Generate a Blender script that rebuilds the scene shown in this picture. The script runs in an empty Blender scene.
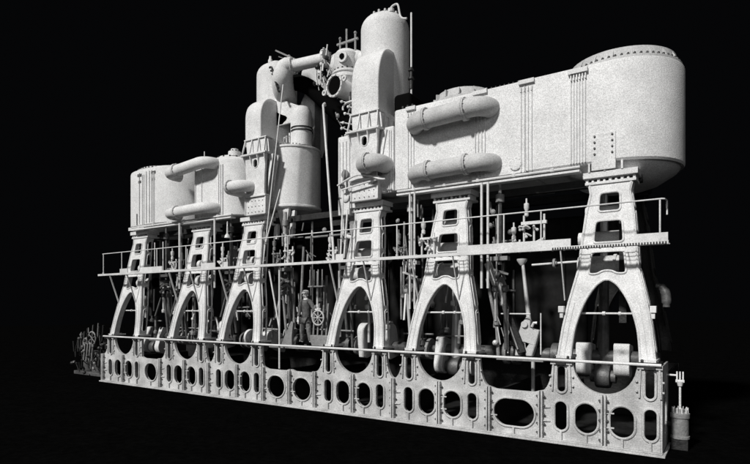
import bpy, bmesh, math, random
from mathutils import Vector, Matrix
from mathutils.geometry import tessellate_polygon
random.seed(7)
R = math.radians
S = bpy.context.scene
COL = S.collection

# ------------------------------------------------------------------ camera
# x runs along the engine (right end near x=0, left end near x=-19.8), y goes away from the viewer
cam_d = bpy.data.cameras.new("camera")
cam = bpy.data.objects.new("camera", cam_d)
COL.objects.link(cam)
cam.location = (1.03, -12.0, 2.95)
cam.rotation_euler = (R(90), 0, math.atan2(540, 820))
cam_d.sensor_width = 36
cam_d.lens = 540 / 750 * 36
cam_d.shift_y = 0.1
cam_d.clip_end = 400
S.camera = cam

# ------------------------------------------------------------------ world, sun and added fill lights
W = bpy.data.worlds.new("World")
S.world = W
W.use_nodes = True
bg = W.node_tree.nodes["Background"]
bg.inputs[0].default_value = (0.8, 0.85, 1.0, 1)
bg.inputs[1].default_value = 0.0021

sun_d = bpy.data.lights.new("sun", 'SUN')
sun_d.energy = 4.3
sun_d.angle = R(5)
sun_d.color = (1, 0.99, 0.97)
sun = bpy.data.objects.new("sun", sun_d)
COL.objects.link(sun)
sun.rotation_euler = Vector((0.15, 0.86, -0.70)).to_track_quat('-Z', 'Y').to_euler()

def area(name, loc, target, size, power):
    d = bpy.data.lights.new(name, 'AREA')
    d.shape = 'RECTANGLE'; d.size, d.size_y = size; d.energy = power
    o = bpy.data.objects.new(name, d); COL.objects.link(o)
    o.location = loc
    o.rotation_euler = (Vector(target) - Vector(loc)).to_track_quat('-Z', 'Y').to_euler()
    return o
area("soft_front_fill", (4, -26, 13), (-9, 2, 5), (22, 12), 1150)  # added fill from behind the camera, not a real lamp
area("soft_side_fill", (24, -7, 10), (-5, 2, 5), (9, 9), 260)  # added weak fill from the right, no real source there

S.view_settings.view_transform = 'Standard'
S.view_settings.look = 'None'
S.view_settings.gamma = 1
S.view_settings.exposure = 0.0

# ------------------------------------------------------------------ materials
def mat(name, base, rough=0.6, metal=0.0, mottle=0.0, mscale=30, dirt=0.0, bump=0.0, bscale=60, spec=0.5):
    m = bpy.data.materials.new(name); m.use_nodes = True
    nt = m.node_tree; N = nt.nodes; L = nt.links
    b = N["Principled BSDF"]
    b.inputs["Roughness"].default_value = rough
    b.inputs["Metallic"].default_value = metal
    b.inputs["Specular IOR Level"].default_value = spec
    base = base if isinstance(base, tuple) else (base, base, base)
    tc = N.new("ShaderNodeTexCoord")
    col = None
    if mottle or dirt:
        n1 = N.new("ShaderNodeTexNoise"); n1.inputs["Scale"].default_value = mscale
        n1.inputs["Detail"].default_value = 4; n1.inputs["Roughness"].default_value = 0.7
        L.new(tc.outputs["Object"], n1.inputs["Vector"])
        r1 = N.new("ShaderNodeMapRange")
        r1.inputs["From Min"].default_value = 0.3; r1.inputs["From Max"].default_value = 0.7
        r1.inputs["To Min"].default_value = 1 - mottle; r1.inputs["To Max"].default_value = 1 + mottle
        L.new(n1.outputs["Fac"], r1.inputs["Value"])
        n2 = N.new("ShaderNodeTexNoise"); n2.inputs["Scale"].default_value = 1.7
        n2.inputs["Detail"].default_value = 6; n2.inputs["Roughness"].default_value = 0.65
        L.new(tc.outputs["Object"], n2.inputs["Vector"])
        r2 = N.new("ShaderNodeMapRange")
        r2.inputs["From Min"].default_value = 0.35; r2.inputs["From Max"].default_value = 0.62
        r2.inputs["To Min"].default_value = 1 - dirt; r2.inputs["To Max"].default_value = 1.0
        L.new(n2.outputs["Fac"], r2.inputs["Value"])
        mu = N.new("ShaderNodeMath"); mu.operation = 'MULTIPLY'
        L.new(r1.outputs[0], mu.inputs[0]); L.new(r2.outputs[0], mu.inputs[1])
        vm = N.new("ShaderNodeVectorMath"); vm.operation = 'SCALE'
        vm.inputs[0].default_value = base
        L.new(mu.outputs[0], vm.inputs["Scale"])
        L.new(vm.outputs[0], b.inputs["Base Color"])
    else:
        b.inputs["Base Color"].default_value = (*base, 1)
    if bump:
        n3 = N.new("ShaderNodeTexNoise"); n3.inputs["Scale"].default_value = bscale
        n3.inputs["Detail"].default_value = 3
        L.new(tc.outputs["Object"], n3.inputs["Vector"])
        bp = N.new("ShaderNodeBump"); bp.inputs["Strength"].default_value = bump
        bp.inputs["Distance"].default_value = 0.02
        L.new(n3.outputs["Fac"], bp.inputs["Height"]); L.new(bp.outputs[0], b.inputs["Normal"])
    return m
PAINT = mat("pale_lagging_paint", 0.64, 0.75, 0, 0.36, 42, 0.14, 0.35, 45, 0.25)
FRAME = mat("pale_casting_paint", 0.68, 0.7, 0, 0.32, 42, 0.25, 0.35, 50, 0.3)
BED = mat("bedplate_paint", 0.53, 0.75, 0, 0.30, 32, 0.4, 0.5, 45, 0.3)
PIPE = mat("grey_pipe_lagging", 0.49, 0.75, 0, 0.28, 34, 0.2, 0.35, 45, 0.3)
BRIGHT = mat("bright_steel", 0.72, 0.38, 0.35, 0.12, 40, 0.15)
WHITE = mat("white_rail_paint", 0.66, 0.55, 0, 0.2, 34, 0.25)
STEEL = mat("dull_steel", 0.12, 0.5, 0.3, 0.3, 18, 0.5, 0.3, 30)
MID = mat("grey_machine_paint", 0.26, 0.6, 0.0, 0.3, 22, 0.5, 0.3, 30)
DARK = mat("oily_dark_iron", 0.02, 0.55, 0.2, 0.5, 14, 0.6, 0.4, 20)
GLOOM = mat("gloom_black_iron", 0.010, 0.8, 0, 0.5, 3, 0.5, spec=0.15)  # gloom behind the columns put into the condenser's colour
BLACK = mat("black_iron_and_hole_shade", 0.0025, 0.9, 0, spec=0.03)  # black iron parts, and the painted dark inside holes
FLOOR = mat("black_floor", 0.0024, 1.0, 0, 0.4, 6, 0.3, spec=0.0)
COAT = mat("dark_wool_cloth", 0.10, 0.9, 0, 0.5, 14, 0.5, 1.0, 12)
TROUS = mat("worn_trouser_cloth", 0.16, 0.9, 0, 0.5, 12, 0.5, 1.0, 12)
SKIN = mat("skin", 0.62, 0.6, 0)
HAIR = mat("pale_cap_cloth", 0.8, 0.8, 0)

# ------------------------------------------------------------------ object helpers
def thing(name, label, cat, loc=(0, 0, 0), group=None, kind=None):
    o = bpy.data.objects.new(name, None); COL.objects.link(o)
    o.empty_display_size = 0.2
    o.location = loc; o['label'] = label; o['category'] = cat
    if group: o['group'] = group
    if kind: o['kind'] = kind
    return o
WL = {}
def wloc(o):
    v = Vector(o.location)
    while o.parent:
        o = o.parent; v += Vector(o.location)
    return v

class MB:
    def __init__(s): s.v = []; s.f = []; s.g = []
    def add(s, vs, fs):
        o = len(s.v); s.g.append((o, len(s.f))); s.v += [Vector(v) for v in vs]; s.f += [[i + o for i in f] for f in fs]
        return s
    def box(s, x0, x1, y0, y1, z0, z1):
        vs = [(x, y, z) for z in (z0, z1) for y in (y0, y1) for x in (x0, x1)]
        return s.add(vs, [(0, 2, 3, 1), (4, 5, 7, 6), (0, 1, 5, 4), (2, 6, 7, 3), (0, 4, 6, 2), (1, 3, 7, 5)])
    def bar(s, p0, p1, w, d, up=(0, 1, 0)):
        p0, p1 = Vector(p0), Vector(p1); t = (p1 - p0).normalized()
        a = t.cross(Vector(up))
        if a.length < 1e-3: a = t.cross(Vector((1, 0, 0)))
        a.normalize(); b = t.cross(a)
        w /= 2; d /= 2
        vs = [p + a * i * w + b * j * d for p in (p0, p1) for i, j in ((-1, -1), (1, -1), (1, 1), (-1, 1))]
        return s.add(vs, [(0, 1, 2, 3), (7, 6, 5, 4), (0, 4, 5, 1), (1, 5, 6, 2), (2, 6, 7, 3), (3, 7, 4, 0)])
    def cyl(s, p0, p1, r0, r1=None, n=14):
        return s.lathe([(r0, 0), (r0 if r1 is None else r1, (Vector(p1) - Vector(p0)).length)], p0, Vector(p1) - Vector(p0), n)
    def lathe(s, prof, base, axis=(0, 0, 1), n=32, sx=1, sy=1):
        base = Vector(base); ax = Vector(axis).normalized()
        q = Vector((0, 0, 1)).rotation_difference(ax) if ax.z > -0.9999 else Matrix.Rotation(math.pi, 3, 'X').to_quaternion()
        vs = []; fs = []
        for r, z in prof:
            for k in range(n):
                a = 2 * math.pi * k / n
                vs.append(base + q @ Vector((r * sx * math.cos(a), r * sy * math.sin(a), z)))
        for i in range(len(prof) - 1):
            for k in range(n):
                k2 = (k + 1) % n
                fs.append((i * n + k, i * n + k2, (i + 1) * n + k2, (i + 1) * n + k))
        fs.append(tuple(range(n - 1, -1, -1)))
        fs.append(tuple((len(prof) - 1) * n + k for k in range(n)))
        return s.add(vs, fs)
    def sph(s, c, r, n=14):
        prof = [(max(1e-3, r * math.sin(math.pi * i / 8)), -r * math.cos(math.pi * i / 8)) for i in range(9)]
        return s.lathe(prof, c, (0, 0, 1), n)
    def tube(s, pts, r, n=10, closed=False, smooth=0):
        pts = [Vector(p) for p in pts]
        if smooth: pts = spline(pts, smooth, closed)
        rs = r if isinstance(r, list) else None
        m = len(pts); vs = []; fs = []
        nrm = None
        for i in range(m):
            if closed: t = pts[(i + 1) % m] - pts[i - 1]
            else: t = pts[min(i + 1, m - 1)] - pts[max(i - 1, 0)]
            if t.length < 1e-6: t = Vector((0, 0, 1))
            t.normalize()
            if nrm is None:
                nrm = t.cross(Vector((0, 0, 1)))
                if nrm.length < 1e-2: nrm = t.cross(Vector((0, 1, 0)))
            nrm = (nrm - t * nrm.dot(t))
            if nrm.length < 1e-5: nrm = t.orthogonal()
            nrm.normalize(); b = t.cross(nrm)
            rr = rs[min(len(rs) - 1, int(i * len(rs) / m))] if rs else r
            for k in range(n):
                a = 2 * math.pi * k / n
                vs.append(pts[i] + (nrm * math.cos(a) + b * math.sin(a)) * rr)
        for i in range(m if closed else m - 1):
            j = (i + 1) % m
            for k in range(n):
                k2 = (k + 1) % n
                fs.append((i * n + k, j * n + k, j * n + k2, i * n + k2))
        if not closed:
            fs.append(tuple(range(n - 1, -1, -1))); fs.append(tuple((m - 1) * n + k for k in range(n)))
        return s.add(vs, fs)
    def plate(s, outer, holes, fn, w0, w1):
        loops = [[Vector((u, v, 0)) for u, v in lp] for lp in [outer] + list(holes)]
        tris = tessellate_polygon(loops)
        flat = [p for lp in loops for p in lp]
        n = len(flat)
        vs = [fn(p.x, p.y, w0) for p in flat] + [fn(p.x, p.y, w1) for p in flat]
        fs = [tuple(t) for t in tris] + [tuple(i + n for i in reversed(t)) for t in tris]
        o = 0
        for lp in loops:
            m = len(lp)
            for i in range(m):
                j = (i + 1) % m
                fs.append((o + i, o + j, o + n + j, o + n + i))
            o += m
        return s.add(vs, fs)
    def loft(s, rings, cap=True):
        n = len(rings[0]); vs = [p for r in rings for p in r]; fs = []
        for i in range(len(rings) - 1):
            for k in range(n):
                k2 = (k + 1) % n
                fs.append((i * n + k, i * n + k2, (i + 1) * n + k2, (i + 1) * n + k))
        if cap:
            fs.append(tuple(range(n - 1, -1, -1))); fs.append(tuple((len(rings) - 1) * n + k for k in range(n)))
        return s.add(vs, fs)
    def build(s, name, m, parent=None, loc=None, smooth=True, bevel=0, label=None, angle=35, split=False):
        if split and len(s.g) > 1:
            gs = s.g + [(len(s.v), len(s.f))]
            for (a, b), (c, d) in zip(gs, gs[1:]):
                q = MB(); q.v = s.v[a:c]; q.f = [[i - a for i in f] for f in s.f[b:d]]; q.g = [(0, 0)]
                o = q.build(name, m, parent, loc, smooth, bevel, label, angle)
            return o
        base = wloc(parent) if parent else Vector(loc or (0, 0, 0))
        me = bpy.data.meshes.new(name)
        me.from_pydata([tuple(v - base) for v in s.v], [], s.f)
        bm = bmesh.new(); bm.from_mesh(me)
        bmesh.ops.recalc_face_normals(bm, faces=bm.faces)
        bm.to_mesh(me); bm.free()
        if smooth:
            me.shade_smooth(); me.set_sharp_from_angle(angle=R(angle))
        me.materials.append(m)
        o = bpy.data.objects.new(name, me); COL.objects.link(o)
        if parent: o.parent = parent
        else: o.location = base
        if bevel:
            md = o.modifiers.new("edge", 'BEVEL'); md.width = bevel; md.segments = 2
            md.limit_method = 'ANGLE'; md.angle_limit = R(40)
        if label: o['label'] = label
        return o
def tag(o, label, cat, group=None, kind=None):
    o['label'] = label; o['category'] = cat
    if group: o['group'] = group
    if kind: o['kind'] = kind
    return o
def copy_tree(o, parent=None):
    c = o.copy(); COL.objects.link(c)
    if parent: c.parent = parent
    for ch in [x for x in list(bpy.data.objects) if x.parent == o]:
        copy_tree(ch, c)
    return c
def spline(pts, k, closed=False):
    out = []; m = len(pts)
    rng = range(m) if closed else range(m - 1)
    for i in rng:
        g = (lambda j: pts[j % m]) if closed else (lambda j: pts[max(0, min(m - 1, j))])
        p0, p1, p2, p3 = g(i - 1), g(i), g(i + 1), g(i + 2)
        for j in range(k):
            t = j / k
            out.append(0.5 * ((2 * p1) + (p2 - p0) * t + (2 * p0 - 5 * p1 + 4 * p2 - p3) * t * t + (-p0 + 3 * p1 - 3 * p2 + p3) * t ** 3))
    if not closed: out.append(pts[-1])
    return out
def fillet(pts, r, n=4):
    out = []; m = len(pts)
    for i in range(m):
        p = Vector(pts[i]); a = Vector(pts[i - 1]); b = Vector(pts[(i + 1) % m])
        da, db = (a - p), (b - p)
        q = min(r, da.length * .45, db.length * .45)
        pa = p + da.normalized() * q; pb = p + db.normalized() * q
        for k in range(n + 1):
            t = k / n
            v = pa * (1 - t) ** 2 + p * 2 * t * (1 - t) + pb * t * t
            out.append((v.x, v.y))
    return out
def stad(cx, cz, hw, hh, n=8):
    """upright or lying stadium outline"""
    out = []; r = min(hw, hh)
    for k in range(4):
        sx, sz = ((1, 1), (-1, 1), (-1, -1), (1, -1))[k]
        for i in range(n):
            a = math.pi / 2 * (k + i / (n - 1))
            out.append((cx + sx * (hw - r) + r * math.cos(a), cz + sz * (hh - r) + r * math.sin(a)))
    # drop duplicates
    res = []
    for p in out:
        if not res or (abs(p[0] - res[-1][0]) + abs(p[1] - res[-1][1])) > 1e-5: res.append(p)
    if abs(res[0][0] - res[-1][0]) + abs(res[0][1] - res[-1][1]) < 1e-5: res.pop()
    return res
def rrect(x0, x1, y0, y1, rad, ins=0, z=0, n=9):
    """rounded rectangle ring in plan; rad = radii of corners (x1y1, x0y1, x0y0, x1y0)"""
    out = []
    for k, (cx, cy) in enumerate(((x1, y1), (x0, y1), (x0, y0), (x1, y0))):
        sx, sy = ((1, 1), (-1, 1), (-1, -1), (1, -1))[k]
        r = max(rad[k], .02)
        ox, oy = cx - sx * r, cy - sy * r
        rr = max(r - ins, .004); e = ins - (r - rr)
        for i in range(n):
            a = math.pi / 2 * (k + i / (n - 1))
            out.append(Vector((ox - sx * e + rr * math.cos(a), oy - sy * e + rr * math.sin(a), z)))
    return out
def casing(mb, x0, x1, y0, y1, z0, z1, rad, lip=0.06):
    prof = [(.04, z0), (0, z0 + .04), (0, z1 - lip)]
    for i in range(1, 5):
        a = math.pi / 2 * i / 4
        prof.append((lip * (1 - math.cos(a)), z1 - lip + lip * math.sin(a)))
    return mb.loft([rrect(x0, x1, y0, y1, rad, ins, z) for ins, z in prof])
def bolt(mb, c, axis, r=.022, h=.03):
    mb.lathe([(r, 0), (r, h * .7), (r * .6, h)], c, axis, 6)
def bolt_ring(mb, c, axis, rad, n, r=.025, h=.04):
    ax = Vector(axis).normalized(); a = ax.orthogonal().normalized(); b = ax.cross(a)
    for k in range(n):
        t = 2 * math.pi * k / n
        bolt(mb, Vector(c) + a * rad * math.cos(t) + b * rad * math.sin(t), ax, r, h)

# ------------------------------------------------------------------ the setting
mb = MB(); mb.add([(-90, -40, 0), (60, -40, 0), (60, 120, 0), (-90, 120, 0)], [(0, 1, 2, 3)])
o = mb.build("floor", FLOOR, smooth=False); o['kind'] = 'structure'

# ------------------------------------------------------------------ bedplate
FC = [-18.41, -14.74, -12.13, -7.58, -4.97, -1.17]          # frame centres, left to right
bed = thing("bedplate", "long pierced grey bedplate of bolted sections carrying the whole engine", "bedplate", (-9.9, 0, 0))
def bedfn(u, v, w): return (u, w, v)
def bead(mb, loop, y, r=.02):
    mb.tube([(u, y, v) for u, v in loop], r, 6, closed=True)
def ell(x0, z0, x1, z1, n=9):
    """quarter ellipse from (x0,z0) falling to (x1,z1), vertical tangent first"""
    return [(x0 + (x1 - x0) * (1 - math.cos(math.pi / 2 * i / n)), z0 + (z1 - z0) * math.sin(math.pi / 2 * i / n)) for i in range(n + 1)]
def f_section(c, l, r):
    top = [(l, 0.0), (l, 1.10)]
    top += list(reversed(ell(c - 1.06, 1.78, l, 1.10)))[1:] if l < c - 1.15 else [(l, 1.78), (c - 1.06, 1.78)]
    top += ell(c - .62, 1.78, c, 1.13)
    top += list(reversed(ell(c + .62, 1.78, c, 1.13)))[1:]
    if r > c + 1.15: top += ell(c + 1.06, 1.78, r, 1.10)
    else: top += [(r, 1.78)]
    top += [(r, 0.0)]
    res = []
    for p in top:
        if not res or abs(p[0] - res[-1][0]) + abs(p[1] - res[-1][1]) > 1e-4: res.append(p)
    holes = [stad(c - .86, 1.39, .105, .30), stad(c + .86, 1.39, .105, .30),
             stad(c - .87, .59, .145, .33), stad(c + .87, .59, .135, .33),
             stad(c - .35, .59, .245, .335), stad(c + .35, .59, .245, .335)]
    return res, holes
def seam(mb, x, z1):
    for s in (-1, 1):
        mb.box(x + s * .015 - (.035 if s < 0 else 0), x + s * .015 + (.035 if s > 0 else 0), -.10, -.003, .06, z1)
def panel(outer, holes):
    m = MB(); m.plate(outer, holes, bedfn, 0, .10)
    for h in holes: bead(m, h, -.012, .028)
    for h in holes:
        zb = min(p[1] for p in h)
        if zb < .5:
            xc = sum(p[0] for p in h) / len(h)
            m.box(xc - .022, xc + .022, -.05, -.002, .06, zb - .015)
    m.build("side_panel", BED, bed, bevel=.008)
edges = [(-19.77, -17.27), None, (-16.10, -13.50), (-13.50, -10.96), None, (-8.92, -6.29), (-6.29, -3.68), None, (-2.47, -.13)]
FCi = 0
seams = []
for e in edges:
    if e:
        out, holes = f_section(FC[FCi], *e); panel(out, holes)
        seams += [(e[0], 1.10), (FC[FCi], 1.12)]
        if e[1] > FC[FCi] + 1.15: seams.append((e[1], 1.10))
        FCi += 1
def low_section(l, r, hole, z=1.05):
    panel([(l, 0), (l, 1.10)] + fillet([(l + .03, 1.1), (l + .16, z), (r - .16, z), (r - .03, 1.1)], .05)[5:15] + [(r, 1.10), (r, 0)], [hole])
low_section(-17.27, -16.10, stad(-16.69, .57, .37, .33))
low_section(-10.96, -9.91, stad(-10.45, .55, .37, .34))
low_section(-9.87, -8.92, stad(-9.43, .55, .36, .34))
low_section(-3.68, -2.47, stad(-3.09, .55, .49, .325))
seams.append((-9.89, 1.06))
for x, z in sorted(set(seams)):
    m = MB(); bo = MB()
    seam(m, x, z)
    for k in range(5):
        zz = .18 + k * (z - .3) / 4
        for s in (-1, 1): bolt(bo, (x + s * .05, -.05, zz), (s, 0, 0), .026, .05)
    for k in range(2):
        zz = .45 + k * .3
        m.bar((x + .05, -.03, zz), (x + .20, -.008, zz), .03, .03)
    o = m.build("joint_flange", BED, bed, bevel=.006)
    bo.build("joint_bolts", STEEL, o, smooth=False)
m = MB(); m.box(-19.85, -.03, -.16, .14, 0, .045); m.box(-19.83, -.08, -.10, .10, .045, .07)
m.build("bottom_flange", BED, bed, bevel=.008)
# right end wall and rear wall, cross girders
m = MB()
m.plate([(.0, 0.046), (0, 1.78), (1.15, 1.78), (1.15, 0.046)], [stad(.6, .8, .28, .45)], lambda u, v, w: (w, u, v), -.128, -.09)
m.box(-.12, -.03, .142, 1.15, 0, .045)
m.build("end_wall", BED, bed, bevel=.008)
m = MB(); m.box(-.14, -.10, 1.16, 3.87, 0.06, 1.5); m.build("rear_end_wall", DARK, bed)  # same end wall further back, its shade put into a dark colour
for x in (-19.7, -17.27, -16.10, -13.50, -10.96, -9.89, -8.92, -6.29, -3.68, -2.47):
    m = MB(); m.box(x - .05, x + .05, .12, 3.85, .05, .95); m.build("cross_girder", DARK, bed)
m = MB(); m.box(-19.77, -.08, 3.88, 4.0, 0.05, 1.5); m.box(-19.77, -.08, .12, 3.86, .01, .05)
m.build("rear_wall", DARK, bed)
for c in FC:
    for s in (-.86, .86):
        m = MB(); m.box(c + s - .2, c + s + .2, -.04, .42, 1.785, 1.84)
        for k in (-.14, .14): bolt(m, (c + s + k, -.02, 1.84), (0, 0, 1), .035, .06)
        m.build("column_pad", DARK, bed, bevel=.005)
for c in FC:                                     # raised ribs under each column foot
    for s in (-1, 1):
        m = MB()
        for d in (-.17, .17): m.bar((c + s * .86 + d, -.015, 1.74), (c + s * .86 + d * 1.15, -.015, 1.12), .035, .05)
        m.box(c + s * .86 - .23, c + s * .86 + .23, -.05, -.002, 1.70, 1.775)
        for d in (-.2, .2):
            for z in (1.25, 1.45): bolt(m, (c + s * .86 + d * 1.2, -.002, z), (0, -1, 0), .026, .05)
        m.build("foot_rib", BED, bed, bevel=.006)
m = MB()                                          # guard rail along the top of the bedplate
m.tube([(-19.65, -.09, 1.80), (-.10, -.09, 1.80)], .030, 8)
for c in FC:
    pass
m.build("guard_rail", WHITE, bed)
for c in FC:
    for s in (-.86, .86):
        m = MB(); m.box(c + s - .10, c + s + .10, -.115, -.03, 1.70, 1.765); m.cyl((c + s, -.09, 1.74), (c + s, -.09, 1.80), .025, n=8)
        m.build("rail_clip", DARK, bed, bevel=.005)
# floor plates inside
for a in ((-10.9, -8.85, .15, 1.35), (-3.6, -2.5, .25, .9), (-17.2, -16.2, .25, .9)):
    m = MB(); m.box(*a, 1.70, 1.74); m.build("floor_plate", MID, bed, bevel=.006)

# ------------------------------------------------------------------ A-frame columns
LEAN = .18
def half_out(z):
    P = [(1.84, .97), (2.5, .89), (3.05, .79), (3.75, .62), (4.3, .57), (5.0, .50), (5.45, .42), (5.67, .46)]
    for (a, b), (c, d) in zip(P, P[1:]):
        if z <= c: return b + (d - b) * max(0, z - a) / (c - a)
    return P[-1][1]
ZS = [1.84, 2.2, 2.5, 2.8, 3.05, 3.4, 3.6, 3.75, 4.0, 4.3, 4.6, 5.0, 5.25, 5.45, 5.67]
ARCH = spline([Vector((x, z, 0)) for x, z in [(-.68, 1.84), (-.655, 2.2), (-.60, 2.57), (-.45, 3.03), (-.25, 3.37), (-.09, 3.51), (0, 3.53), (.09, 3.51), (.25, 3.37), (.45, 3.03), (.60, 2.57), (.655, 2.2), (.68, 1.84)]], 4)
ARCH = [(p.x, p.y) for p in ARCH]
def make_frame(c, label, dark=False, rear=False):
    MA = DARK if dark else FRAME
    y0 = 3.7 if rear else 0.0
    sg = -1 if rear else 1
    def fn(u, v, w): return (c + u, y0 + sg * (LEAN * (v - 1.8) + w), v)
    t = thing("engine_column", label, "engine column", (c, y0, 1.8), "A shaped columns along the engine" if not rear else "rear columns in the dark")
    outer = [(-half_out(z), z) for z in ZS] + [(half_out(z), z) for z in reversed(ZS)] + list(reversed(ARCH))
    h1 = fillet([(-.23, 5.03), (.23, 5.03), (.21, 5.46), (-.21, 5.46)], .09)
    h2 = fillet([(-.31, 4.34), (.31, 4.34), (.27, 4.83), (-.27, 4.83)], .09)
    h3 = fillet([(-.38, 3.66), (-.2, 3.66), (-.08, 3.73), (.08, 3.73), (.2, 3.66), (.38, 3.66), (.325, 4.14), (-.325, 4.14)], .08)
    m = MB(); m.plate(outer, [h1, h2, h3], fn, 0, .07)
    for h in (h1, h2, h3): m.tube([fn(u, v, -.008) for u, v in h], .024, 6, closed=True)
    m.tube([fn(u, v, -.006) for u, v in ARCH], .024, 6)
    m.build("front_web", MA, t, bevel=.008)
    m = MB()                                   # inner flange round the arch and the holes
    for lp, cl in ((ARCH, 0), (h1, 1), (h2, 1), (h3, 1)):
        n = len(lp); ww = .20 if lp is ARCH else .14
        for i in range(n if cl else n - 1):
            (u0, v0), (u1, v1) = lp[i], lp[(i + 1) % n]
            d = Vector((u1 - u0, v1 - v0)); 
            if d.length < 1e-4: continue
            d.normalize(); nx, nz = (-d.y, d.x)
            cu, cv = (0, 2.4) if lp is ARCH else (0, sum(p[1] for p in lp) / n)
            if (u0 - cu) * nx + (v0 - cv) * nz < 0: nx, nz = -nx, -nz
            vs = [fn(u0, v0, .068), fn(u1, v1, .068), fn(u1 + nx * .03, v1 + nz * .03, .068), fn(u0 + nx * .03, v0 + nz * .03, .068),
                  fn(u0, v0, ww), fn(u1, v1, ww), fn(u1 + nx * .03, v1 + nz * .03, ww), fn(u0 + nx * .03, v0 + nz * .03, ww)]
            m.add(vs, [(0, 1, 2, 3), (4, 7, 6, 5), (0, 4, 5, 1), (2, 6, 7, 3)])
    m.build("arch_flange", MA, t)
    for s in (-1, 1):                          # side webs with openings
        def sf(a, b, w, s=s): return fn(s * (half_out(b) - w), b, a)
        out = [(.072, z) for z in ZS] + [(.30, z) for z in reversed(ZS)]
        hl = [stad(.185, 5.30, .085, .22), stad(.185, 4.78, .085, .23), stad(.185, 4.15, .085, .30), stad(.185, 3.35, .085, .40), stad(.185, 2.45, .085, .42)]
        m = MB(); m.plate(out, hl, sf, .0, .045)
        for h in hl: m.tube([sf(a, b, -.004) for a, b in h], .016, 6, closed=True)
        m.build("side_web", MA, t, bevel=.006)
    m = MB()                                   # raised ribs down the legs
    for s in (-1, 1):
        m.tube([fn(s * (half_out(z) - .035), z, -.006) for z in ZS], .02, 6)
        if not dark:
            m.tube([fn(s * (half_out(z) - .15), z, -.004) for z in ZS if z < 3.1], .012, 5)
            m.box(*sorted((c + s * .66, c + s * .99)), *sorted((y0 + sg * (-.03), y0 + sg * .5)), 1.842, 1.9)
    m.build("leg_ribs", MA, t)
    m = MB()                                   # head flange of two plates with packing gaps between
    ya, yb = sorted((y0 + sg * .66, y0 + sg * 1.2))
    m.box(c - .52, c + .52, ya, yb, 5.66, 5.72)
    ya, yb = sorted((y0 + sg * .62, y0 + sg * 1.2))
    m.box(c - .56, c + .56, ya, yb, 5.80, 5.93)
    for k in range(5):
        u = -.48 + k * .24; m.box(c + u - .028, c + u + .028, *sorted((y0 + sg * .68, y0 + sg * 1.1)), 5.72, 5.80)
    for u in (-.36, -.12, .12, .36): bolt(m, (c + u, y0 + sg * .70, 5.715), (0, 0, 1), .03, .05)
    m.build("head_flange", MA, t, bevel=.006)
    return t
FN = ["leftmost pale A shaped column under the far left cylinder drum",
      "second pale A shaped column from the left",
      "third pale A shaped column from the left, just left of the standing person",
      "fourth pale A shaped column from the left, under the tallest tower",
      "fifth pale A shaped column from the left, under the two fat horizontal pipes",
      "largest pale A shaped column at the right end under the big drum"]
for c, l in zip(FC, FN): make_frame(c, l)
RN = ["dark rear column seen behind the leftmost arch", "dark rear column behind the second arch from the left", "dark rear column behind the third arch from the left",
      "dark rear column behind the arch under the tallest tower", "dark rear column behind the fifth arch from the left", "dark rear column behind the right end arch"]
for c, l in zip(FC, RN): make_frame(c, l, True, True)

# tie rods across the arches with end blocks
for c, l in zip(FC, ["across the leftmost arch", "across the second arch from the left", "across the third arch from the left", "across the arch under the tallest tower", "across the fifth arch from the left", "across the right end arch"]):
    z = 2.81; y = LEAN * (z - 1.8) - .03
    t = thing("tie_rod", "thin bright tie rod " + l, "tie rod", (c, y, z), "tie rods across the arches")
    m = MB(); m.cyl((c - .86, y + .22, z), (c + .86, y + .22, z), .022, n=8); m.cyl((c - .1, y + .22, z), (c - .04, y + .22, z), .045, n=8); m.cyl((c + .22, y + .22, z), (c + .27, y + .22, z), .04, n=8)
    m.build("rod", WHITE, t)
    if c > -2 :
        for s in (-1, 1):
            m = MB(); m.box(c + s * .9 - .06, c + s * .9 + .06, y - .06, y + .1, z + .02, z + .16); m.box(c + s * .9 - .035, c + s * .9 + .035, y - .03, y + .06, z - .1, z + .02)
            m.build("end_block", WHITE, t, bevel=.008)

# ------------------------------------------------------------------ cylinder casings
def ribs(m, xs, z0, z1, y, r=.016):
    for x in xs: m.box(x - r, x + r, y - .028, y + .01, z0, z1)
def lid(parent, c, z, r, nr=12, h=.22):
    m = MB(); m.lathe([(r, 0), (r, .07), (r * .93, .08), (r * .90, h), (r * .55, h + .03), (r * .1, h + .03)], (c[0], c[1], z), n=48)
    for k in range(nr):
        a = 2 * math.pi * k / nr
        d = Vector((math.cos(a), math.sin(a), 0))
        p = Vector((c[0], c[1], z)); e = Vector((-d.y, d.x, 0)) * .02
        q0, q1, q2 = p + d * r * .86, p + d * r * .99, p + d * r * .90
        up = Vector((0, 0, 1))
        m.add([q0 - e + up * .07, q1 - e + up * .07, q2 - e + up * (h - .02), q0 + e + up * .07, q1 + e + up * .07, q2 + e + up * (h - .02)], [(0, 1, 2), (5, 4, 3), (0, 3, 4, 1), (1, 4, 5, 2), (2, 5, 3, 0)])
    m.build("cover", PIPE, parent)
    m = MB(); bolt_ring(m, (c[0], c[1], z + .07), (0, 0, 1), r * .965, nr * 3, .028, .06); m.build("cover_bolts", DARK, parent, smooth=False)

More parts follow.
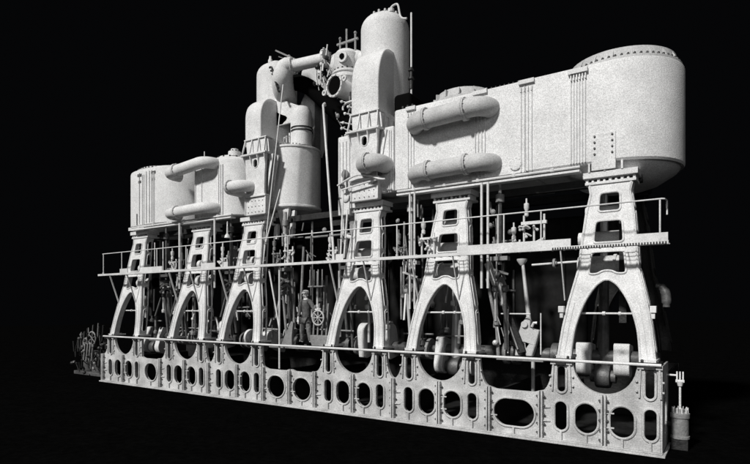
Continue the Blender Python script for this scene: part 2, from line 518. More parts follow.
# 1. right end drum
ZT, ZB = 8.33, 6.12
t = thing("low_pressure_cylinder", "huge round pale cylinder drum at the right end with a ribbed cover", "steam cylinder", (-1.17, 1.95, 5.9))
m = MB()
def casing2(m, pts, z0, z1, lip=.05):
    cx = sum(p[0] for p in pts) / len(pts); cy = sum(p[1] for p in pts) / len(pts)
    def ring(ins, z): return [Vector((x + (cx - x) * ins, y + (cy - y) * ins, z)) for x, y in pts]
    m.loft([ring(.03, z0), ring(0, z0 + .05), ring(0, z1 - lip), ring(.01, z1 - lip * .3), ring(.03, z1)])
def drum_outline(cx, cy, r, xl, right=True, n=40):
    """half drum at cx, straight walls running to xl"""
    pts = []
    for i in range(n + 1):
        a = -math.pi / 2 + math.pi * i / n
        pts.append((cx + (1 if right else -1) * r * math.cos(a), cy + r * math.sin(a)))
    pts += [(xl, cy + r), (xl, cy + r * .5), (xl, cy), (xl, cy - r * .5), (xl, cy - r)]
    return pts
casing2(m, drum_outline(-1.17, 1.95, 1.35, -3.0), ZB, ZT)
m.build("drum", PAINT, t, angle=25)
m = MB(); m.lathe([(1.28, 0), (1.20, -.12), (.85, -.34), (.6, -.42), (.3, -.42)], (-1.17, 1.95, ZB + .02), n=48)
m.build("bottom_cover", PAINT, t)
lid(t, (-1.14, 1.95), ZT, 1.28, 20, .30)
m = MB(); ribs(m, [-1.98 + k * .062 for k in range(6)], ZB + .05, ZT - .32, .60, .014)
for k in range(6): m.box(-1.985 + k * .062, -1.955 + k * .062, .55, .60, ZT - .30, ZT - .16)
m.box(-2.03, -1.61, .52, .64, ZT - .16, ZT - .05)
m.build("seam_strip", PAINT, t, bevel=.004, split=True)
m = MB()
for x in (-1.47, -1.11):
    for k in range(4): bolt(m, (x, .582, 6.70 - k * .13), (0, -1, 0), .024, .03)
m.build("cover_studs", STEEL, t, smooth=False)
m = MB(); m.box(-1.54, -1.04, .582, .62, 5.95, 6.76)
m.build("foot_panel", PAINT, t, bevel=.01, split=True)
m = MB()
for u in (-.42, -.1, .25): m.box(-1.17 + u - .02, -1.17 + u + .02, .60, 1.1, 5.93, 6.12)
m.build("support_web", FRAME, t, split=True)
# 2. middle chest
t = thing("valve_chest", "long flat pale steam chest behind the two fat horizontal pipes", "steam chest", (-4.8, 1.8, 6.1))
m = MB(); casing(m, -6.66, -3.003, .602, 3.28, 6.10, ZT - .01, (.02, .02, .10, .02), .05); m.build("casing", PAINT, t)
m = MB()
for x0, n in ((-6.2, 3), (-4.28, 4), (-3.12, 4)):
    ribs(m, [x0 + k * .085 for k in range(n)], 6.15, ZT - .2, .602, .013)
    m.box(x0 - .05, x0 + n * .085 - .02, .54, .66, ZT - .12, ZT - .02)
    for k in range(n): m.box(x0 + k * .085 - .02, x0 + k * .085 + .015, .56, .602, ZT - .3, ZT - .18)
m.build("seam_strip", PAINT, t, bevel=.004, split=True)
m = MB(); m.lathe([(.86, 0), (.86, .08), (.78, .10), (.74, .30), (.3, .34), (.1, .34)], (-4.95, 1.5, ZT - .02), n=40)
for k in range(14):
    a = 2 * math.pi * k / 14; d = Vector((math.cos(a), math.sin(a), 0)); p = Vector((-4.95, 1.5, ZT + .16))
    m.bar(p + d * .68, p + d * .85, .035, .16, (0, 0, 1))
m.build("cover", PIPE, t)
m = MB()
for k in range(8): m.cyl((-4.02 + k * .11, .75, ZT - .02), (-4.02 + k * .11, .75, ZT + .06), .022, n=6)
for x in (-6.45, -6.3, -6.15): m.cyl((x, .75, ZT - .02), (x, .75, ZT + .1), .04, n=8)
m.build("cover_studs", DARK, t)
# 3. intermediate casing at the fourth column
t = thing("intermediate_cylinder", "pale upright cylinder casing right of the central gap behind the fourth column head", "steam cylinder", (-7.6, 1.9, 5.8))
m = MB(); casing(m, -8.58, -6.665, .604, 3.2, 6.10, 7.92, (.05, .5, .05, .02), .05); m.build("casing", PAINT, t)
m = MB(); m.box(-8.57, -8.16, .61, 1.5, 5.62, 6.10); m.build("drain_box", PAINT, t, bevel=.02)
m = MB(); ribs(m, [-8.5, -8.38, -8.26, -8.14], 6.15, 7.75, .604, .012)
ribs(m, [-6.8, -6.74], 6.1, 7.8, .604, .012)
m.build("seam_strip", PAINT, t, split=True)
m = MB()
for k in range(9): m.cyl((-8.5 + k * .1, .72, 7.9), (-8.5 + k * .1, .72, 7.98), .024, n=6)
m.lathe([(.62, 0), (.62, .10), (.5, .12), (.45, .3)], (-7.6, 1.9, 7.9), n=32)
m.build("cover_studs", MID, t)
# 4. far left drum
t = thing("low_pressure_cylinder", "pale rounded cylinder drum at the far left end with studs on its top edge", "steam cylinder", (-18.3, 1.95, 5.9))
m = MB()
pts = []
for i in range(25):
    a = math.pi / 2 + math.pi * i / 24; pts.append((-18.52 + 1.35 * math.cos(a), 1.95 + 1.35 * math.sin(a)))
for i in range(25):
    a = -math.pi / 2 + math.pi * i / 24; pts.append((-17.35 + 1.3 * math.cos(a), 1.95 + 1.35 * math.sin(a)))
casing2(m, pts, 6.12, 8.33, .08); m.build("drum", PAINT, t, angle=25)
m = MB(); ribs(m, [-18.12, -18.02, -17.42, -17.36], 6.15, 8.1, .60, .014); ribs(m, [-18.3, -17.85, -17.65, -17.5], 6.2, 8.2, .592, .004)
m.box(-18.75, -18.45, .60, .72, 6.15, 6.62)
m.build("seam_strip", PAINT, t, split=True)
lid(t, (-18.3, 1.95), 8.33, 1.25, 16, .16)
m = MB()
for x in (-18.3, -17.42):
    m.box(x - .13, x + .13, .575, .64, 8.06, 8.16); m.box(x - .09, x + .09, .585, .64, 7.80, 7.90)
m.build("drain_cover", STEEL, t, bevel=.008, split=True)
m = MB(); m.lathe([(1.28, 0), (1.15, -.12), (.8, -.3), (.3, -.38)], (-18.3, 1.95, 6.14), n=40); m.box(-19.0, -18.0, .56, .9, 5.98, 6.1)
m.build("bottom_cover", PAINT, t)
# 5. second chest from the left
t = thing("valve_chest", "pale steam chest with rounded shoulder standing over the second column", "steam chest", (-14, 1.8, 6.1))
m = MB(); casing(m, -15.1, -12.75, .60, 2.7, 6.08, 8.12, (.6, .6, .22, .85), .16); m.build("casing", PAINT, t)
m = MB(); ribs(m, [-14.95, -14.6, -13.72, -13.62, -13.52], 6.12, 7.85, .60, .012)
m.build("seam_strip", PAINT, t, split=True)
m = MB(); m.lathe([(.72, 0), (.70, .1), (.55, .2), (.3, .24)], (-13.95, 1.5, 8.1), n=36)
m.cyl((-13.6, 1.2, 8.25), (-13.6, 1.2, 8.42), .22, n=16); m.cyl((-13.6, 1.2, 8.42), (-13.6, 1.2, 8.52), .13, n=16)
m.build("cover", PAINT, t)
m = MB(); bolt_ring(m, (-13.95, 1.5, 8.2), (0, 0, 1), .66, 18, .03, .07); bolt_ring(m, (-13.6, 1.2, 8.42), (0, 0, 1), .18, 10, .025, .05)
m.build("cover_bolts", DARK, t, smooth=False)
m = MB(); m.lathe([(.05, 0), (.05, .25), (.025, .27), (.02, .5)], (-12.95, 1.4, 8.05), n=8); m.lathe([(.04, 0), (.04, .2), (.02, .22), (.018, .62)], (-15.7, 1.6, 8.25), n=8)
m.build("relief_valve", WHITE, t, split=True)
# 6. round drum right of the third column
t = thing("high_pressure_cylinder", "round pale vertical drum left of the central gap, shaded on its right side", "steam cylinder", (-11.4, 1.9, 6.15))
m = MB(); casing(m, -12.15, -10.50, 1.0, 2.75, 6.18, 8.26, (.87, .3, .1, .86), .05); m.build("drum", PAINT, t, angle=25)
m = MB(); ribs(m, [-12.0, -11.86, -11.72], 6.2, 8.0, 1.0, .012); ribs(m, [-11.62, -11.55, -11.48], 6.25, 8.15, .992, .004); m.lathe([(.06, 0), (.13, .02), (.13, .04), (.08, .06)], (-11.52, 1.0, 6.42), (0, -1, 0), 16)
m.build("seam_strip", PAINT, t, split=True)
m = MB()
for k in range(26):
    a = R(-100 + k * 7.5)
    m.cyl((-11.47 + .82 * math.cos(a), 1.87 + .82 * math.sin(a), 8.25), (-11.47 + .82 * math.cos(a), 1.87 + .82 * math.sin(a), 8.32), .025, n=6)
for k in range(6): m.cyl((-12.1 + k * .12, 1.05, 8.25), (-12.1 + k * .12, 1.05, 8.31), .03, n=6)
m.build("cover_bolts", MID, t)
for z0, z1 in ((8.17, 8.215), (6.22, 6.27)):
    m = MB(); casing(m, -12.17, -10.47, .965, 2.78, z0 - .03, z1 + .03, (.9, .3, .1, .9), .02); m.build("flange_band", PAINT, t)
m = MB(); m.lathe([(.85, 0), (.8, -.05), (.3, -.12)], (-11.45, 1.88, 6.2), n=32)
for x in (-11.6, -10.9): m.bar((x, 1.3, 6.1), (x, 1.2, 5.2), .16, .1); 
m.add([(-11.45, 1.1, 6.15), (-10.95, 1.1, 6.15), (-11.1, 1.12, 5.3), (-11.2, 1.12, 5.3), (-11.45, 1.2, 6.15), (-10.95, 1.2, 6.15), (-11.1, 1.22, 5.3), (-11.2, 1.22, 5.3)],
      [(0, 1, 2, 3), (4, 7, 6, 5), (0, 4, 5, 1), (1, 5, 6, 2), (2, 6, 7, 3), (3, 7, 4, 0)])
m.build("bottom_cover", FRAME, t)

# drainage ledges under the casings
for x0, x1, l in ((-6.45, -1.75, "narrow double pipe ledge under the casings between the fourth and right end columns"), (-18.6, -12.9, "narrow pipe ledge under the far left casings")):
    t = thing("drain_pipe_ledge", l, "pipe ledge", (x0, .45, 6.0), "pipe ledges under the casings")
    m = MB(); m.box(x0, x1, .40, .62, 5.93, 5.98); m.build("shelf", FRAME, t, bevel=.005)
    m = MB(); m.tube([(x0, .45, 6.05), (x1, .45, 6.05)], .028, 8); m.build("pipe", WHITE, t)
    m = MB()
    for k in range(int((x1 - x0) / .9)): m.lathe([(.05, 0), (.05, .07), (.03, .08)], (x0 + .5 + k * .9, .45, 6.02), n=8)
    m.build("pipe_clips", FRAME, t)

# ------------------------------------------------------------------ fat horizontal pipes
def upipe(name, label, xa, xb, z, r, yo, yc, M, collars, zb=None, group=None, k=.36):
    """pipe that leaves the casing face, runs along it and returns"""
    zb = z if zb is None else zb
    t = thing(name, label, "steam pipe", ((xa + xb) / 2, yc, z), group)
    pts = []
    n = 9
    def arc(cx, sgn, zz):
        res = []
        for i in range(n + 1):
            a = math.pi / 2 * i / n
            res.append(Vector((cx - sgn * k * math.sin(a) , yo + k * (1 - 0) - k * math.cos(a) * 0 - k + 0, zz)))
        return res
    L = [Vector((xa, yc + .2, z))] + [Vector((xa + k * (1 - math.cos(math.pi / 2 * i / n)), yo + k * (1 - math.sin(math.pi / 2 * i / n)), z)) for i in range(n + 1)]
    Rr = [Vector((xb - k * (1 - math.cos(math.pi / 2 * i / n)), yo + k * (1 - math.sin(math.pi / 2 * i / n)), zb)) for i in range(n, -1, -1)] + [Vector((xb, yc + .2, zb))]
    m = MB(); m.tube(L + Rr, r, 24); m.build("pipe", M, t, angle=60)
    for f in collars:
        x = xa + (xb - xa) * f; zz = z + (zb - z) * f
        m = MB(); m.lathe([(r + .004, -.045), (r + .045, -.045), (r + .045, -.006), (r + .03, 0), (r + .045, .006), (r + .045, .045), (r + .004, .045)], (x, yo, zz), (1, 0, (zb - z) / (xb - xa)), 28)
        bolt_ring(m, (x + .045, yo, zz), (1, 0, 0), r + .025, 12, .014, .02)
        m.build("collar", M, t)
    return t
upipe("steam_pipe", "upper fat grey horizontal pipe on the casing right of the tallest tower", -5.95, -3.88, 7.76, .235, .27, .60, PIPE, (.22, .74), 7.82)
upipe("steam_pipe", "lower fat grey horizontal pipe on the casing right of the tallest tower", -5.95, -3.80, 6.44, .215, .29, .60, PIPE, (.24, .72), 6.46)
upipe("steam_pipe", "short fat grey pipe elbow hung below the oval hole under the tallest tower", -7.42, -6.90, 6.86, .235, .12, .60, PIPE, (.42,), 6.86, k=.25)
upipe("steam_pipe", "upper pale horizontal pipe joining the two far left casings", -16.1, -13.9, 7.80, .20, .22, .60, PAINT, (.26,), 7.92)
upipe("steam_pipe", "lower pale horizontal pipe joining the two far left casings", -16.1, -13.8, 6.33, .19, .22, .60, PAINT, (.26,), 6.36)
upipe("steam_pipe", "stubby pale pipe loop crossing in front of the third column head", -12.85, -11.98, 6.86, .19, .12, .60, PAINT, (.25,), 6.86)

# ------------------------------------------------------------------ towers over columns three and four
def tower(cx, xl, xr, bx, label, zlo, zsh, ztop, rad, yc, full, shr):
    t = thing("valve_tower", label, "steam cylinder tower", (cx, yc, 5.93))
    y = .44
    m = MB(); m.box(cx - .44, cx + .44, y, .60, 5.935, 6.50); m.box(cx - .49, cx + .49, y - .06, .60, 6.50, 6.55)
    for s in (-1, 1): m.box(cx + s * .45 - .02, cx + s * .45 + .02, y - .03, .60, 5.94, 6.5)
    m.build("riveted_base", FRAME, t, bevel=.006)
    m = MB()
    for i in range(5):
        for z in (6.02, 6.2, 6.38): bolt(m, (cx - .32 + i * .16, y, z), (0, -1, 0), .018, .022)
    m.build("rivets", MID, t, smooth=False)
    m = MB()
    oval = stad(cx + .02, 7.58, .095, .14)
    m.plate([(cx - .41, 6.55), (cx + .41, 6.55), (cx + .42, 7.2), (cx + .48, 7.84), (cx - .48, 7.84), (cx - .42, 7.2)], [oval], bedfn, y - .02, y + .06)
    m.tube([(u, y - .025, v) for u, v in oval], .016, 6, closed=True)
    m.build("bracket_panel", FRAME, t, bevel=.006)
    m = MB(); m.box(cx - .3, cx + .3, y + .09, y + .14, 7.4, 7.78); m.build("oval_shade_plate", BLACK, t)  # black plate added behind the oval hole to paint its shade
    m = MB()
    for u in (-.44, -.15, .15, .44):
        w = .014
        m.add([(cx + u * 1.1 - w, y - .02, 7.84), (cx + u * 1.1 + w, y - .02, 7.84), (cx + u + w, y - .02, 7.5), (cx + u - w, y - .02, 7.5), (cx + u * 1.1 - w, y - .12, 7.84), (cx + u * 1.1 + w, y - .12, 7.84)],
              [(0, 1, 2, 3), (0, 4, 5, 1), (4, 3, 2, 5), (0, 3, 4), (1, 5, 2)])
    for yy in (.58, .82, 1.06):                  # gussets on the right side
        m.add([(cx + .42, yy - .015, 6.7), (cx + .42, yy + .015, 6.7), (cx + .66, yy - .015, 7.84), (cx + .66, yy + .015, 7.84), (cx + .50, yy - .015, 7.84), (cx + .50, yy + .015, 7.84)],
              [(0, 1, 3, 2), (0, 2, 4), (1, 5, 3), (0, 4, 5, 1)])
    m.build("gusset", FRAME, t, split=True)
    m = MB(); m.box(cx - .56, cx + .56, y - .14, 1.3, 7.84, 7.90); m.build("flange", FRAME, t, bevel=.008)
    m = MB()
    m.loft([[Vector((cx + a, b, z)) for a, b in ((-.46 - e, .46 - e), (.46 + e, .46 - e), (.46 + e, 1.25), (-.46 - e, 1.25))] for z, e in ((7.902, -.03), (8.36, .0))])
    m.build("pedestal", FRAME, t)
    m = MB()
    for u in (-.46, -.15, .16, .45):
        m.bar((cx + u * 1.1, .34, 7.91), (cx + u, .44, 8.37), .03, .05)
    for yy in (.5, .75, 1.0): m.bar((cx + .54, yy, 7.91), (cx + .48, yy, 8.37), .05, .035)
    m.box(cx - .50, cx + .50, .41, .72, 8.372, 8.41); m.box(xl + .01, cx + .50, .722, 1.3, 8.30, 8.41)
    m.build("pedestal_ribs", FRAME, t, bevel=.005)
    rings = []
    n = 16
    for i in range(-1, n + 1):
        u = max(0, i) / n
        z = 8.412 if i < 0 else zsh + (zlo - zsh) * math.sin(math.pi / 2 * u)
        yf = .70 + full * (1 - math.cos(math.pi / 2 * u))
        v = max(0, (z - zlo + shr) / shr)
        xf = xl + shr * (1 - math.sqrt(max(0, 1 - v * v)))
        ins = .035
        rings.append([Vector(p) for p in ((xf, yc, z), (xf, yf + ins, z), (xf + ins * .3, yf + ins * .3, z), (xf + ins, yf, z), (xr - ins, yf, z), (xr - ins * .3, yf + ins * .3, z), (xr, yf + ins, z), (xr, yc, z))])
    m = MB(); m.loft(rings); m.build("front_chest", PAINT, t, angle=50)
    pr = [(rad, 8.0), (rad, ztop - .55)]
    for i in range(1, 9):
        a = math.pi / 2 * i / 9
        pr.append((rad - .42 * (1 - math.cos(a)), ztop - .55 + .42 * math.sin(a)))
    pr += [(rad * .42, ztop - .06), (rad * .30, ztop), (.05, ztop + .01)]
    m = MB(); m.lathe(pr, (bx, yc, 0), n=48); m.build("barrel", PAINT, t, angle=40)
    return t
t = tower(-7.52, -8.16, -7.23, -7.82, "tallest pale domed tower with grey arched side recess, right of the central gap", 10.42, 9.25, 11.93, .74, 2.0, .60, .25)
cx, yc, zt = -7.82, 2.0, 11.93
m = MB()
bolt_ring(m, (cx, yc, zt - .14), (0, 0, 1), .42, 14, .04, .09)
for k in range(14):
    a = 2 * math.pi * k / 14; m.bar((cx + .46 * math.cos(a), yc + .46 * math.sin(a), zt - .15), (cx + .66 * math.cos(a), yc + .66 * math.sin(a), zt - .36), .035, .05)
m.build("top_bolts", PIPE, t)
m = MB(); m.tube([(cx + .40, 1.7, zt - .2), (cx + .40, 1.7, zt - .06), (cx + .55, 1.65, zt - .04), (cx + .70, 1.6, zt - .12), (cx + .80, 1.6, zt - .5), (cx + 1.0, 1.6, zt - .6)], .03, 8, smooth=5)
m.lathe([(.1, 0), (.1, .1), (.05, .12)], (cx + .40, 1.7, zt - .2), n=10)
m.build("vent_pipe", FRAME, t)
m = MB(); casing(m, -6.98, -6.42, 1.1, 1.9, 8.40, 8.98, (.1, .1, .1, .1), .12); m.build("side_chest", BLACK, t)
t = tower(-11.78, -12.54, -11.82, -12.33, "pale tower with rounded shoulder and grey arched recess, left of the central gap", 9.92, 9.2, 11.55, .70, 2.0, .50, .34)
m = MB(); m.lathe([(.08, 0), (.08, .10), (.05, .16), (.04, .24)], (-12.45, 1.8, 11.5), n=10); m.build("top_plug", FRAME, t)

# standing boxes between left tower and gap
t = thing("steam_receiver", "pale curved receiver with dark square opening, right of the left tower", "steam receiver", (-11.3, 1.7, 8.3))
m = MB()
out = [(-12.0, 8.30), (-12.0, 10.3)] + [(-12.0 + 1.25 * i / 10, 10.3 - .75 * (i / 10) ** .7) for i in range(1, 10)] + [(-10.75, 9.45), (-10.85, 9.3), (-11.05, 9.2), (-11.05, 8.30)]
m.plate(out, [[(-11.88, 8.36), (-11.2, 8.36), (-11.2, 9.08), (-11.88, 9.08)]], bedfn, 1.45, 1.52)
m.build("front_plate", PAINT, t, bevel=.02)
m = MB(); m.box(-12.0, -11.06, 1.9, 1.95, 8.3, 9.3); m.build("opening_shade_plate", BLACK, t)  # black board painting the shade inside the square opening
m = MB(); m.lathe([(.34, 8.3), (.34, 9.25), (.32, 9.45), (.24, 9.6)], (-10.93, 1.72, 0), n=28); m.build("barrel", PAINT, t)
for z in (8.78, 8.88):
    m = MB(); m.lathe([(.345, 0), (.37, 0), (.37, .03), (.345, .03)], (-10.93, 1.72, z), n=28); m.build("band", DARK, t)
m = MB()
for k in range(5): m.tube([(-11.7 + k * .13, 1.7, 8.35), (-11.68 + k * .13, 1.65, 8.6 + .1 * (k % 3)), (-11.6 + k * .12, 1.6, 8.7)], .03, 6, smooth=3)
m.build("inner_pipes", FRAME, t, split=True)
t = thing("air_vessel", "tall pale box with pointed top between the left tower and the gap", "vessel", (-11.4, 2.6, 8.2))
m = MB(); m.plate([(-11.75, 8.3), (-11.3, 9.0), (-11.25, 8.3), (-11.0, 8.9), (-11.0, 10.5), (-11.25, 10.75), (-11.45, 10.4), (-11.95, 9.6)], [], bedfn, 2.45, 3.2)
m.build("box", PAINT, t, bevel=.02)
m = MB(); m.bar((-10.98, 2.6, 8.4), (-10.98, 2.6, 10.3), .3, .02, (1, 0, 0)); m.build("side_panel", MID, t)
t = thing("slanted_cover", "small grey curved cover lit above the dark sloping pipe", "cover", (-11.3, 2.8, 10.9))
m = MB(); m.tube([(-11.75, 2.9, 11.25), (-11.35, 2.9, 11.2), (-11.0, 2.9, 10.7), (-10.9, 2.9, 10.1)], .26, 14, smooth=5); m.build("cover", PIPE, t)

# elbow and sloping pipe from left tower to the stop valve
t = thing("main_steam_pipe", "pale pipe running up from the left tower elbow to the round valve body", "steam pipe", (-10.8, 1.5, 10.6))
m = MB(); m.tube([(-11.75, 1.9, 10.15), (-11.55, 1.5, 10.25), (-11.35, 1.25, 10.55), (-11.2, 1.25, 10.85), (-10.95, 1.3, 10.92)], [.34, .36, .36, .36, .35, .34, .32, .30, .27, .24, .21], 24, smooth=6); m.build("elbow", PAINT, t, angle=60)
m = MB(); m.tube([(-10.95, 1.35, 10.88), (-9.72, 1.5, 10.86)], .185, 18); m.build("pipe", PAINT, t)
for x, r in ((-11.0, .26), (-9.74, .28)):
    m = MB(); m.lathe([(r, -.05), (r, .05)], (x, 1.35 if x < -10.5 else 1.5, 10.88), (1, .1, 0), 24); bolt_ring(m, (x + .05, 1.4, 10.88), (1, .1, 0), r * .85, 10, .025, .05); m.build("flange", FRAME, t)
m = MB()
for k in range(7): m.tube([(-11.75 + .06 * k, 1.05, 10.9 - .12 * k), (-11.6 + .05 * k, .98, 10.85 - .14 * k), (-11.55 + .05 * k, 1.02, 10.7 - .12 * k)], .035, 6, smooth=3)
m.build("drain_fittings", DARK, t, split=True)
t = thing("lever_arm", "small slanting lever arm above the left tower elbow", "lever", (-11.4, 1.6, 11.3))
m = MB(); m.bar((-12.0, 1.6, 11.75), (-11.0, 1.5, 11.15), .05, .05); m.bar((-12.0, 1.75, 11.6), (-11.2, 1.6, 11.2), .03, .03); m.sph((-11.35, 1.55, 11.35), .07); m.build("lever_arm", MID, t)
t = thing("exhaust_pipe", "thick black pipe sloping down to the right behind the elbow", "pipe", (-10.5, 2.2, 9.8))
m = MB(); m.tube([(-11.5, 2.0, 10.7), (-10.9, 2.1, 10.4), (-10.2, 2.3, 9.7), (-9.4, 2.5, 8.9)], .27, 18, smooth=5); m.build("exhaust_pipe_run", BLACK, t)

# stop valve in the middle
t = thing("stop_valve", "round pale valve body with three upright spindles left of the tallest tower", "valve", (-9.1, 1.7, 9.6))
m = MB(); m.sph((-9.25, 1.7, 10.56), .44, 28); m.sph((-8.75, 1.75, 10.6), .36, 24); m.lathe([(.36, 0), (.40, .12), (.40, .5), (.30, .62), (.1, .66)], (-8.95, 1.55, 10.25), n=28)
m.tube([(-9.55, 1.7, 10.75), (-9.3, 1.7, 10.7)], .25, 18); m.tube([(-8.9, 1.7, 10.55), (-8.2, 1.8, 10.6)], .26, 20)
m.lathe([(.48, 0), (.48, .07), (.44, .09), (.44, .14), (.48, .16), (.48, .22)], (-8.95, 1.6, 10.0), n=30)
m.lathe([(.30, 0), (.46, .25)], (-8.95, 1.6, 9.75), n=28)
m.build("body", PAINT, t)
m = MB(); bolt_ring(m, (-8.95, 1.6, 10.22), (0, 0, 1), .44, 18, .03, .06); m.build("body_bolts", DARK, t, smooth=False)
m = MB()
for x, h in ((-9.2, 11.35), (-8.95, 11.6), (-8.62, 11.4)): m.cyl((x, 1.55, 10.75), (x, 1.55, h), .032, n=8)
m.box(-9.32, -8.52, 1.52, 1.58, 11.17, 11.23); m.sph((-9.2, 1.55, 11.37), .05); m.sph((-8.62, 1.55, 11.4), .05); m.build("spindle_yoke", MID, t)
m = MB(); m.lathe([(.17, 0), (.17, .05), (.09, .05), (.09, .02)], (-8.80, 1.16, 10.55), (0, -1, 0), 20); m.build("port_ring", PAINT, t)
m = MB(); m.lathe([(.085, 0), (.085, .02)], (-8.80, 1.10, 10.55), (0, -1, 0), 16); m.build("port_shade_disc", BLACK, t)  # solid black disc painting the dark of the port
t = thing("open_pipe_end", "large open pipe mouth with bright flange ring, dark inside", "pipe end", (-9.25, 1.4, 9.85))
c0 = Vector((-8.93, .95, 9.62)); ax = Vector((-.15, -1, 0)).normalized()
m = MB(); m.lathe([(.28, 0), (.28, .55), (.345, .55), (.345, .62), (.285, .62), (.285, .60), (.265, .1), (.05, .08)], c0 - ax * .55, ax, 36); m.build("flange_ring", WHITE, t, angle=30)
m = MB(); m.lathe([(.27, 0), (.27, .01)], c0 + ax * .015, ax, 30); m.build("bore_shade_disc", BLACK, t)  # black disc near the mouth, painted in place of the bore's shade
m = MB(); bolt_ring(m, c0 + ax * .06, ax, .315, 12, .025, .03)
for a in (R(20), R(200)):
    m.lathe([(.09, 0), (.09, .05), (.04, .05), (.04, .01)], c0 + Vector((math.cos(a) * .40, 0, math.sin(a) * .40)) + ax * .02, ax, 12)
m.build("flange_lugs", WHITE, t)
m = MB(); m.tube([(-8.85, 1.5, 9.62), (-8.6, 1.7, 9.5), (-8.45, 1.7, 9.2), (-8.4, 1.6, 8.7), (-8.4, 1.6, 8.2)], .22, 16, smooth=5); m.build("bend", MID, t)
t = thing("small_bore_piping", "tangle of small pale pipes and cocks below the open pipe mouth", "piping", (-8.8, 1.2, 8.6))
m = MB(); random.seed(3)
for k in range(6):
    z = 8.1 + k * .2 + random.uniform(-.05, .05); x = -8.45 + random.uniform(-.2, .1)
    m.tube([(x - random.uniform(.05, .3), 1.1, z + .08), (x - .05, 1.05, z), (x + .2, 1.3, z - random.uniform(0, .1))], .02, 6, smooth=3)
    m.lathe([(.03, 0), (.05, .02), (.03, .05)], (x - .1, 1.02, z), (0, -1, .3), 8)
m.tube([(-8.75, 1.1, 8.9), (-8.75, 1.1, 9.0), (-8.6, 1.1, 9.1), (-8.2, 1.2, 9.15)], .03, 8, smooth=3)
m.build("small_pipes", FRAME, t)

t = thing("valve_fittings", "dark huddle of small fittings between the pale pipe and the round valve body", "fittings", (-9.6, 1.3, 10.2))
def clut(name, M, n, r0, r1, seed, parent, xa, xb, za, zb, ya, yb):
    rn = random.Random(seed); m = MB()
    for k in range(n):
        x = rn.uniform(xa, xb); z = rn.uniform(za, zb); y = rn.uniform(ya, yb); w = rn.random()
        if w < .45: m.bar((x, y, z), (x + rn.uniform(-.08, .08), y, z + rn.uniform(.15, .5)), rn.uniform(r0, r1), rn.uniform(r0, r1))
        elif w < .75: m.lathe([(.03, 0), (.07, .03), (.07, .07), (.03, .1)], (x, y, z), (rn.uniform(-1, 1), -1, rn.uniform(-1, 1)), 10)
        else: m.bar((x, y, z), (x + rn.uniform(-.2, .2), y + .1, z - rn.uniform(.1, .35)), r0, r0)
    m.build(name, M, parent)
clut("fittings", DARK, 16, .03, .06, 31, t, -10.0, -9.4, 10.0, 10.7, 1.2, 1.5)
clut("bright_fittings", FRAME, 14, .02, .05, 32, t, -9.85, -9.35, 9.9, 10.7, 1.1, 1.3)
t = thing("valve_fittings", "loose looking small fittings under the open pipe mouth beside the tallest tower", "fittings", (-8.9, 1.3, 8.9))
clut("fittings", MID, 10, .02, .05, 33, t, -9.0, -8.3, 8.5, 9.3, 1.0, 1.3)

# thin rods and poles
def pole(name, label, cat, p0, p1, r, M, group=None, extra=None):
    m = MB(); m.cyl(p0, p1, r, n=8)
    if extra: extra(m)
    o = m.build(name, M, loc=p0); tag(o, label, cat, group); return o
pole("control_rod", "long bright pole hanging in the central gap between the two towers", "rod", (-8.17, -.1, 4.25), (-9.12, .6, 8.98), .033, WHITE,
     extra=lambda m: m.tube([(-9.12, .6, 8.98), (-9.14, .7, 9.06), (-9.24, .85, 9.06)], .035, 6))
pole("control_rod", "thin bright rod crossing in front of the left tower and down to the walkway", "rod", (-11.0, .0, 4.3), (-10.73, .6, 9.95), .018, WHITE)
pole("control_rod", "short thin bright rod leaning beside the third column head", "rod", (-10.9, .0, 4.9), (-10.62, .35, 6.6), .020, WHITE)
pole("control_rod", "left of two close slanting rods beside the fourth column head", "rod", (-8.02, .0, 4.3), (-8.15, .3, 6.2), .024, WHITE)
pole("control_rod", "right of two close slanting rods beside the fourth column head", "rod", (-7.9, .0, 4.3), (-8.0, .3, 5.7), .024, WHITE)
t = thing("damper_rod", "slim upright rod with black damper on the right side of the tallest tower", "rod", (-6.75, 1.6, 8.4))
m = MB(); m.cyl((-6.67, 1.6, 8.4), (-6.67, 1.6, 11.45), .028, n=8); m.build("rod", WHITE, t)
m = MB(); m.lathe([(.06, 0), (.06, .25), (.10, .27), (.10, .32), (.05, .34), (.05, .5), (.09, .52), (.04, .62)], (-6.67, 1.6, 9.25), n=12); m.build("damper", DARK, t)
m = MB(); m.lathe([(.11, 0), (.11, .3), (.07, .33)], (-6.65, 1.58, 8.45), n=14); m.build("foot_cup", WHITE, t)
for i, (x, l) in enumerate(((-5.98, "left"), (-5.84, "right"))):
    pole("hanging_rod", l + " of two close upright rods between the fourth and fifth columns", "rod", (x, .3, 2.9), (x, .3, 5.95), .026, WHITE, "twin hanging rods between fourth and fifth columns")
for i, (x, l) in enumerate(((-3.99, "left"), (-3.83, "right"))):
    pole("hanging_rod", l + " of two close upright rods right of the fifth column", "rod", (x, .3, 3.4), (x, .3, 5.95), .032, WHITE, "twin hanging rods right of fifth column")
for x, l in ((-15.45, "upright rod right of the leftmost column head"), (-13.58, "upright rod right of the second column head")):
    pole("hanging_rod", "bright " + l, "rod", (x, .3, 3.6), (x, .3, 5.95), .035, WHITE)
pole("engine_post", "thin bright post rising from the bedplate just left of the standing person", "post", (-10.3, -.02, 1.1), (-10.3, -.02, 4.2), .028, WHITE)
pole("engine_post", "thin bright diagonal brace leaning against the post left of the person", "brace", (-10.32, .0, 2.3), (-10.75, .0, 4.1), .026, WHITE)

